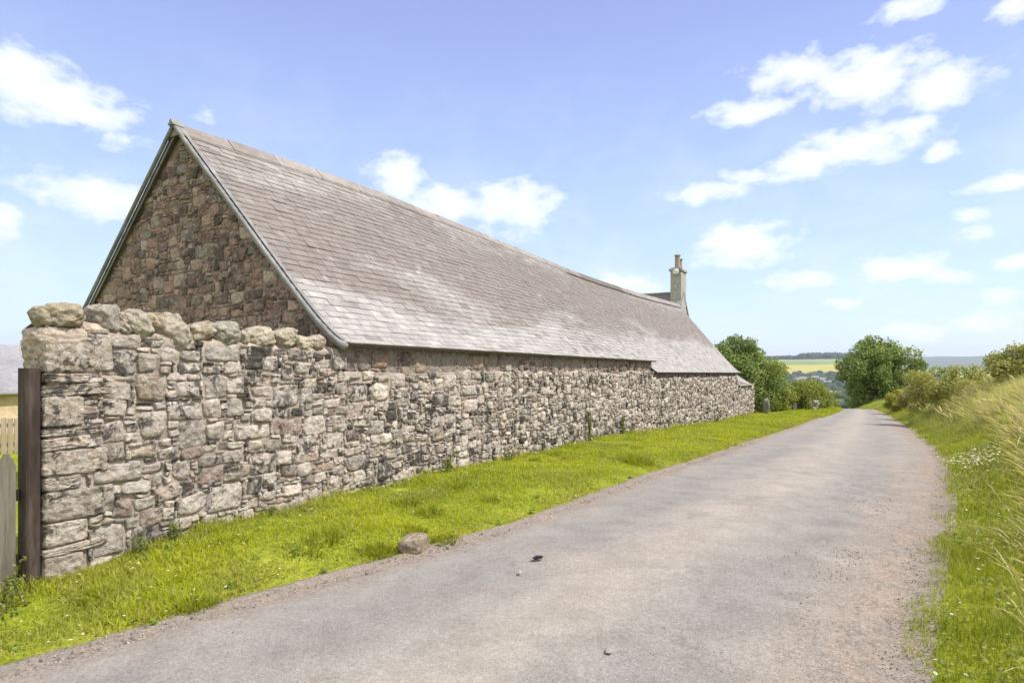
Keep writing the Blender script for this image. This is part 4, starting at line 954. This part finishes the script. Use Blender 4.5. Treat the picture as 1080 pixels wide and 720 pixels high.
for k in range(200):
    az = r.uniform(-9, 6); D = r.uniform(420, 1000); x, y = polar(az, D); sp.append((x, y, r.uniform(3, 7), r.uniform(3, 5.5)))
far_blob_wood('valley_trees', 'dark scattered trees filling the valley around the far village', sp, 2, [(.03, .05, .03), (.045, .065, .03), (.06, .085, .04)])
hv = [(-4.55, 1420, 'white', 'white cottage at the left end of the far village'), (-4.15, 1500, 'grey', 'grey roofed house in the far village beside the white cottage'), (-3.7, 1560, 'white', 'pale house above the valley trees left of the village middle'), (-3.2, 1480, 'grey', 'long grey house among trees in the middle of the far village'), (-2.75, 1600, 'white', 'bright white house highest in the far village'),
      (-2.3, 1530, 'white', 'pale gabled house right of the village middle'), (-1.9, 1440, 'grey', 'grey house near the right end of the far village'), (-1.45, 1560, 'white', 'white house closest to the big tree on the valley side'), (-1.75, 1080, 'roof', 'broad pale roofed building lowest in the valley')]
for k, (az, D, kd, lab) in enumerate(hv):
    x, y = polar(az, D); g_ = float(G(x, y)) + (3.5 if kd != 'roof' else 6); t = thing('village_house', (x, y, g_), lab, 'house', 'houses of the far village')
    w, d, h = (8, 5, 6.5) if kd != 'roof' else (16, 9, 4)
    a = Acc(); box(a, (x - w, y - d, g_ - 6), (x + w, y + d, g_ + h * .55)); a.build('wall', M['white'] if kd != 'grey' else M['harl'], t)
    a = Acc(); prism(a, [(y - d - .5, g_ + h * .5), (y + d + .5, g_ + h * .5), (y, g_ + h * 1.15)], 'x', x - w - .4, x + w + .4); a.build('roof', M['shedroof'], t)

# ------------------------------------------------------------------ haze
a = Acc(); box(a, (-10900, -10900, -75), (10900, 10900, 260))
hz = a.build('haze', None); tag(hz, 'pale summer haze over the valley', 'haze', kind='stuff')
m, nt, out = newmat('haze_air')
pv = N(nt, 'ShaderNodeVolumePrincipled'); pv.inputs['Color'].default_value = (.80, .88, 1, 1); pv.inputs['Density'].default_value = 1.0e-4; pv.inputs['Anisotropy'].default_value = .2
nt.links.new(pv.outputs[0], out.inputs['Volume']); hz.data.materials.append(m)

# ------------------------------------------------------------------ sky, sun
SUN_EL, SUN_AZ = math.radians(54), math.radians(74)      # azimuth from +Y towards +X
W = bpy.data.worlds.new('World'); S.world = W; W.use_nodes = True
nt = W.node_tree; nt.nodes.clear()
out = N(nt, 'ShaderNodeOutputWorld'); bg = N(nt, 'ShaderNodeBackground'); bg.inputs['Strength'].default_value = .15
sky = N(nt, 'ShaderNodeTexSky', sky_type='NISHITA', sun_disc=False, sun_elevation=SUN_EL, sun_rotation=SUN_AZ, altitude=100, air_density=1.0, dust_density=.6, ozone_density=2.2)
tc = N(nt, 'ShaderNodeTexCoord'); sx = N(nt, 'ShaderNodeSeparateXYZ'); nt.links.new(tc.outputs['Generated'], sx.inputs[0])
az = math_(nt, 'ARCTAN2', sx.outputs[0], sx.outputs[1]); el = math_(nt, 'ARCSINE', sx.outputs[2])
cv = N(nt, 'ShaderNodeCombineXYZ'); nt.links.new(az, cv.inputs[0]); nt.links.new(el, cv.inputs[1])
st = N(nt, 'ShaderNodeMapping'); st.inputs['Scale'].default_value = (1, 1.7, 1); nt.links.new(cv.outputs[0], st.inputs[0])
n1 = noise(nt, st.outputs[0], 24, 7, .55, .0); n2 = noise(nt, st.outputs[0], 7, 6, .6, .3)
CLOUDS = [(-1.1703, 0.3419, 0.0931, 0.0351, 1), (-1.1943, 0.3627, 0.0518, 0.0286, 1), (-1.1248, 0.3322, 0.0628, 0.0206, 0.9), (-1.1142, 0.2289, 0.0743, 0.0269, 1), (-1.2082, 0.1871, 0.0202, 0.0254, 0.8), (-1.0817, 0.3058, 0.0244, 0.0144, 0.45), (-0.9818, 0.3548, 0.0149, 0.0122, 0.4), (-0.6973, 0.3021, 0.0422, 0.0336, 1), (-0.6209, 0.2624, 0.0617, 0.029, 0.9), (-0.512, 0.2596, 0.078, 0.0408, 1), (-0.3191, 0.1341, 0.0631, 0.0166, 0.7), (-0.1396, 0.3743, 0.0569, 0.0202, 1), (-0.0672, 0.4157, 0.0764, 0.0236, 0.9), (0.0181, 0.3912, 0.0838, 0.0369, 1), (0.1009, 0.3616, 0.0628, 0.0291, 1), (-0.1949, 0.268, 0.0592, 0.0152, 0.85), (-0.1464, 0.2879, 0.0341, 0.0107, 0.7), (-0.0609, 0.2948, 0.0607, 0.0232, 1), (0.0064, 0.3062, 0.0802, 0.0247, 1), (0.0688, 0.3191, 0.0415, 0.0165, 0.9), (0.104, 0.2829, 0.0198, 0.0129, 0.9), (-0.1532, 0.1879, 0.0712, 0.0339, 1), (-0.0698, 0.1292, 0.051, 0.0153, 0.8), (0.0578, 0.1372, 0.0532, 0.0206, 1), (0.1112, 0.1237, 0.0289, 0.01, 0.7), (0.1722, 0.233, 0.0451, 0.0115, 0.8), (0.1675, 0.0921, 0.0189, 0.0108, 0.8), (0.1315, 0.201, 0.022, 0.0108, 0.6), (0.1415, 0.1719, 0.0167, 0.0096, 0.55), (0.0688, 0.4607, 0.0459, 0.0136, 0.9), (0.1816, 0.4282, 0.0222, 0.0149, 0.9), (0.0742, 0.0494, 0.0521, 0.0143, 0.8), (0.1512, 0.059, 0.0369, 0.0135, 0.75), (0.1816, 0.1314, 0.0203, 0.0118, 0.7), (-0.0115, 0.0929, 0.0241, 0.0109, 0.5), (-1.3127, 0.243, 0.0684, 0.0307, 1), (0.2812, 0.2857, 0.0617, 0.0303, 1), (0.311, 0.1456, 0.0653, 0.0229, 1)]
field = None
for (ca, ce, wa, we, k) in CLOUDS:
    s1 = N(nt, 'ShaderNodeVectorMath', operation='SUBTRACT'); nt.links.new(cv.outputs[0], s1.inputs[0]); s1.inputs[1].default_value = (ca, ce, 0)
    s2 = N(nt, 'ShaderNodeVectorMath', operation='MULTIPLY'); nt.links.new(s1.outputs[0], s2.inputs[0]); s2.inputs[1].default_value = (1 / (wa * 1.18), 1 / (we * 1.18), 0)
    s3 = N(nt, 'ShaderNodeVectorMath', operation='LENGTH'); nt.links.new(s2.outputs[0], s3.inputs[0])
    g = math_(nt, 'MULTIPLY', math_(nt, 'SUBTRACT', 1.0, s3.outputs['Value']), k)
    field = g if field is None else math_(nt, 'MAXIMUM', field, g)
dens = math_(nt, 'ADD', math_(nt, 'ADD', field, -.02), math_(nt, 'MULTIPLY', math_(nt, 'SUBTRACT', n1, .49), 1.9))
mask = ramp(nt, dens, [(.0, 0.0), (.16, .26), (.40, .60), (.9, .86)])
veil = math_(nt, 'MULTIPLY', ramp(nt, n2, [(.44, 0.0), (.72, .6)]), ramp(nt, el, [(.0, 1.0), (.30, .35), (.5, .0)]))
# unseen bright cloud added behind and above the camera as neutral fill light
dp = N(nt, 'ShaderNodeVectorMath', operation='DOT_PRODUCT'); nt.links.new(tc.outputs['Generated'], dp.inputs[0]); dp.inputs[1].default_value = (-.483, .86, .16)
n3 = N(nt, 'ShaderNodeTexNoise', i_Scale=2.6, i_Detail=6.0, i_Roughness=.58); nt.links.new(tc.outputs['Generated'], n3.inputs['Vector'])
fill_cloud = math_(nt, 'MULTIPLY', ramp(nt, dp.outputs['Value'], [(.30, 1.0), (.60, 0.0)]), ramp(nt, n3.outputs['Fac'], [(.36, 0.0), (.50, .95)]))
clear = ramp(nt, el, [(0.0, (4.35, 5.15, 5.75)), (.12, (3.6, 4.65, 5.8)), (.30, (2.65, 3.5, 5.4)), (.5, (1.95, 2.4, 4.75)), (1.0, (.9, 1.2, 3.2))])
skyc = mix(nt, .8, sky.outputs[0], clear)
skyc = mix(nt, veil, skyc, (4.9, 5.4, 5.9))
cloudc = ramp(nt, math_(nt, 'ADD', math_(nt, 'MULTIPLY', dens, .6), math_(nt, 'MULTIPLY', n2, .4)), [(.1, (4.9, 5.3, 5.8)), (.75, (6.1, 6.15, 6.3))])
skyc = mix(nt, mask, skyc, cloudc)
skyc = mix(nt, fill_cloud, skyc, (7.3, 7.2, 7.1))
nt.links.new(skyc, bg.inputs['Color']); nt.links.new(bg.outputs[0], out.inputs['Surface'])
sl = bpy.data.lights.new('sun', 'SUN'); sl.energy = 4.2; sl.angle = math.radians(.55); sl.color = (1.0, .95, .885)
so = bpy.data.objects.new('sun', sl); COL.objects.link(so)
from mathutils import Vector
sd = Vector((math.cos(SUN_EL) * math.sin(SUN_AZ), math.cos(SUN_EL) * math.cos(SUN_AZ), math.sin(SUN_EL)))
so.rotation_euler = sd.to_track_quat('Z', 'Y').to_euler(); so.location = (10, 5, 20)

# ------------------------------------------------------------------ camera
cam = bpy.data.cameras.new('camera'); cam.sensor_width = 36; cam.lens = 640 / 1080 * 36; cam.shift_y = 28 / 1080; cam.clip_start = .1; cam.clip_end = 30000
co = bpy.data.objects.new('camera', cam); COL.objects.link(co); co.location = (0, 0, 1.56); co.rotation_euler = (PI / 2, 0, math.atan2(.49, .872))
S.camera = co
S.view_settings.view_transform = 'Standard'; S.view_settings.look = 'None'; S.view_settings.exposure = .45; S.view_settings.gamma = 1; S.view_settings.use_curve_mapping = False
S.render.engine = 'CYCLES'
S.cycles.max_bounces = 6; S.cycles.diffuse_bounces = 3; S.cycles.transparent_max_bounces = 4; S.cycles.volume_bounces = 0
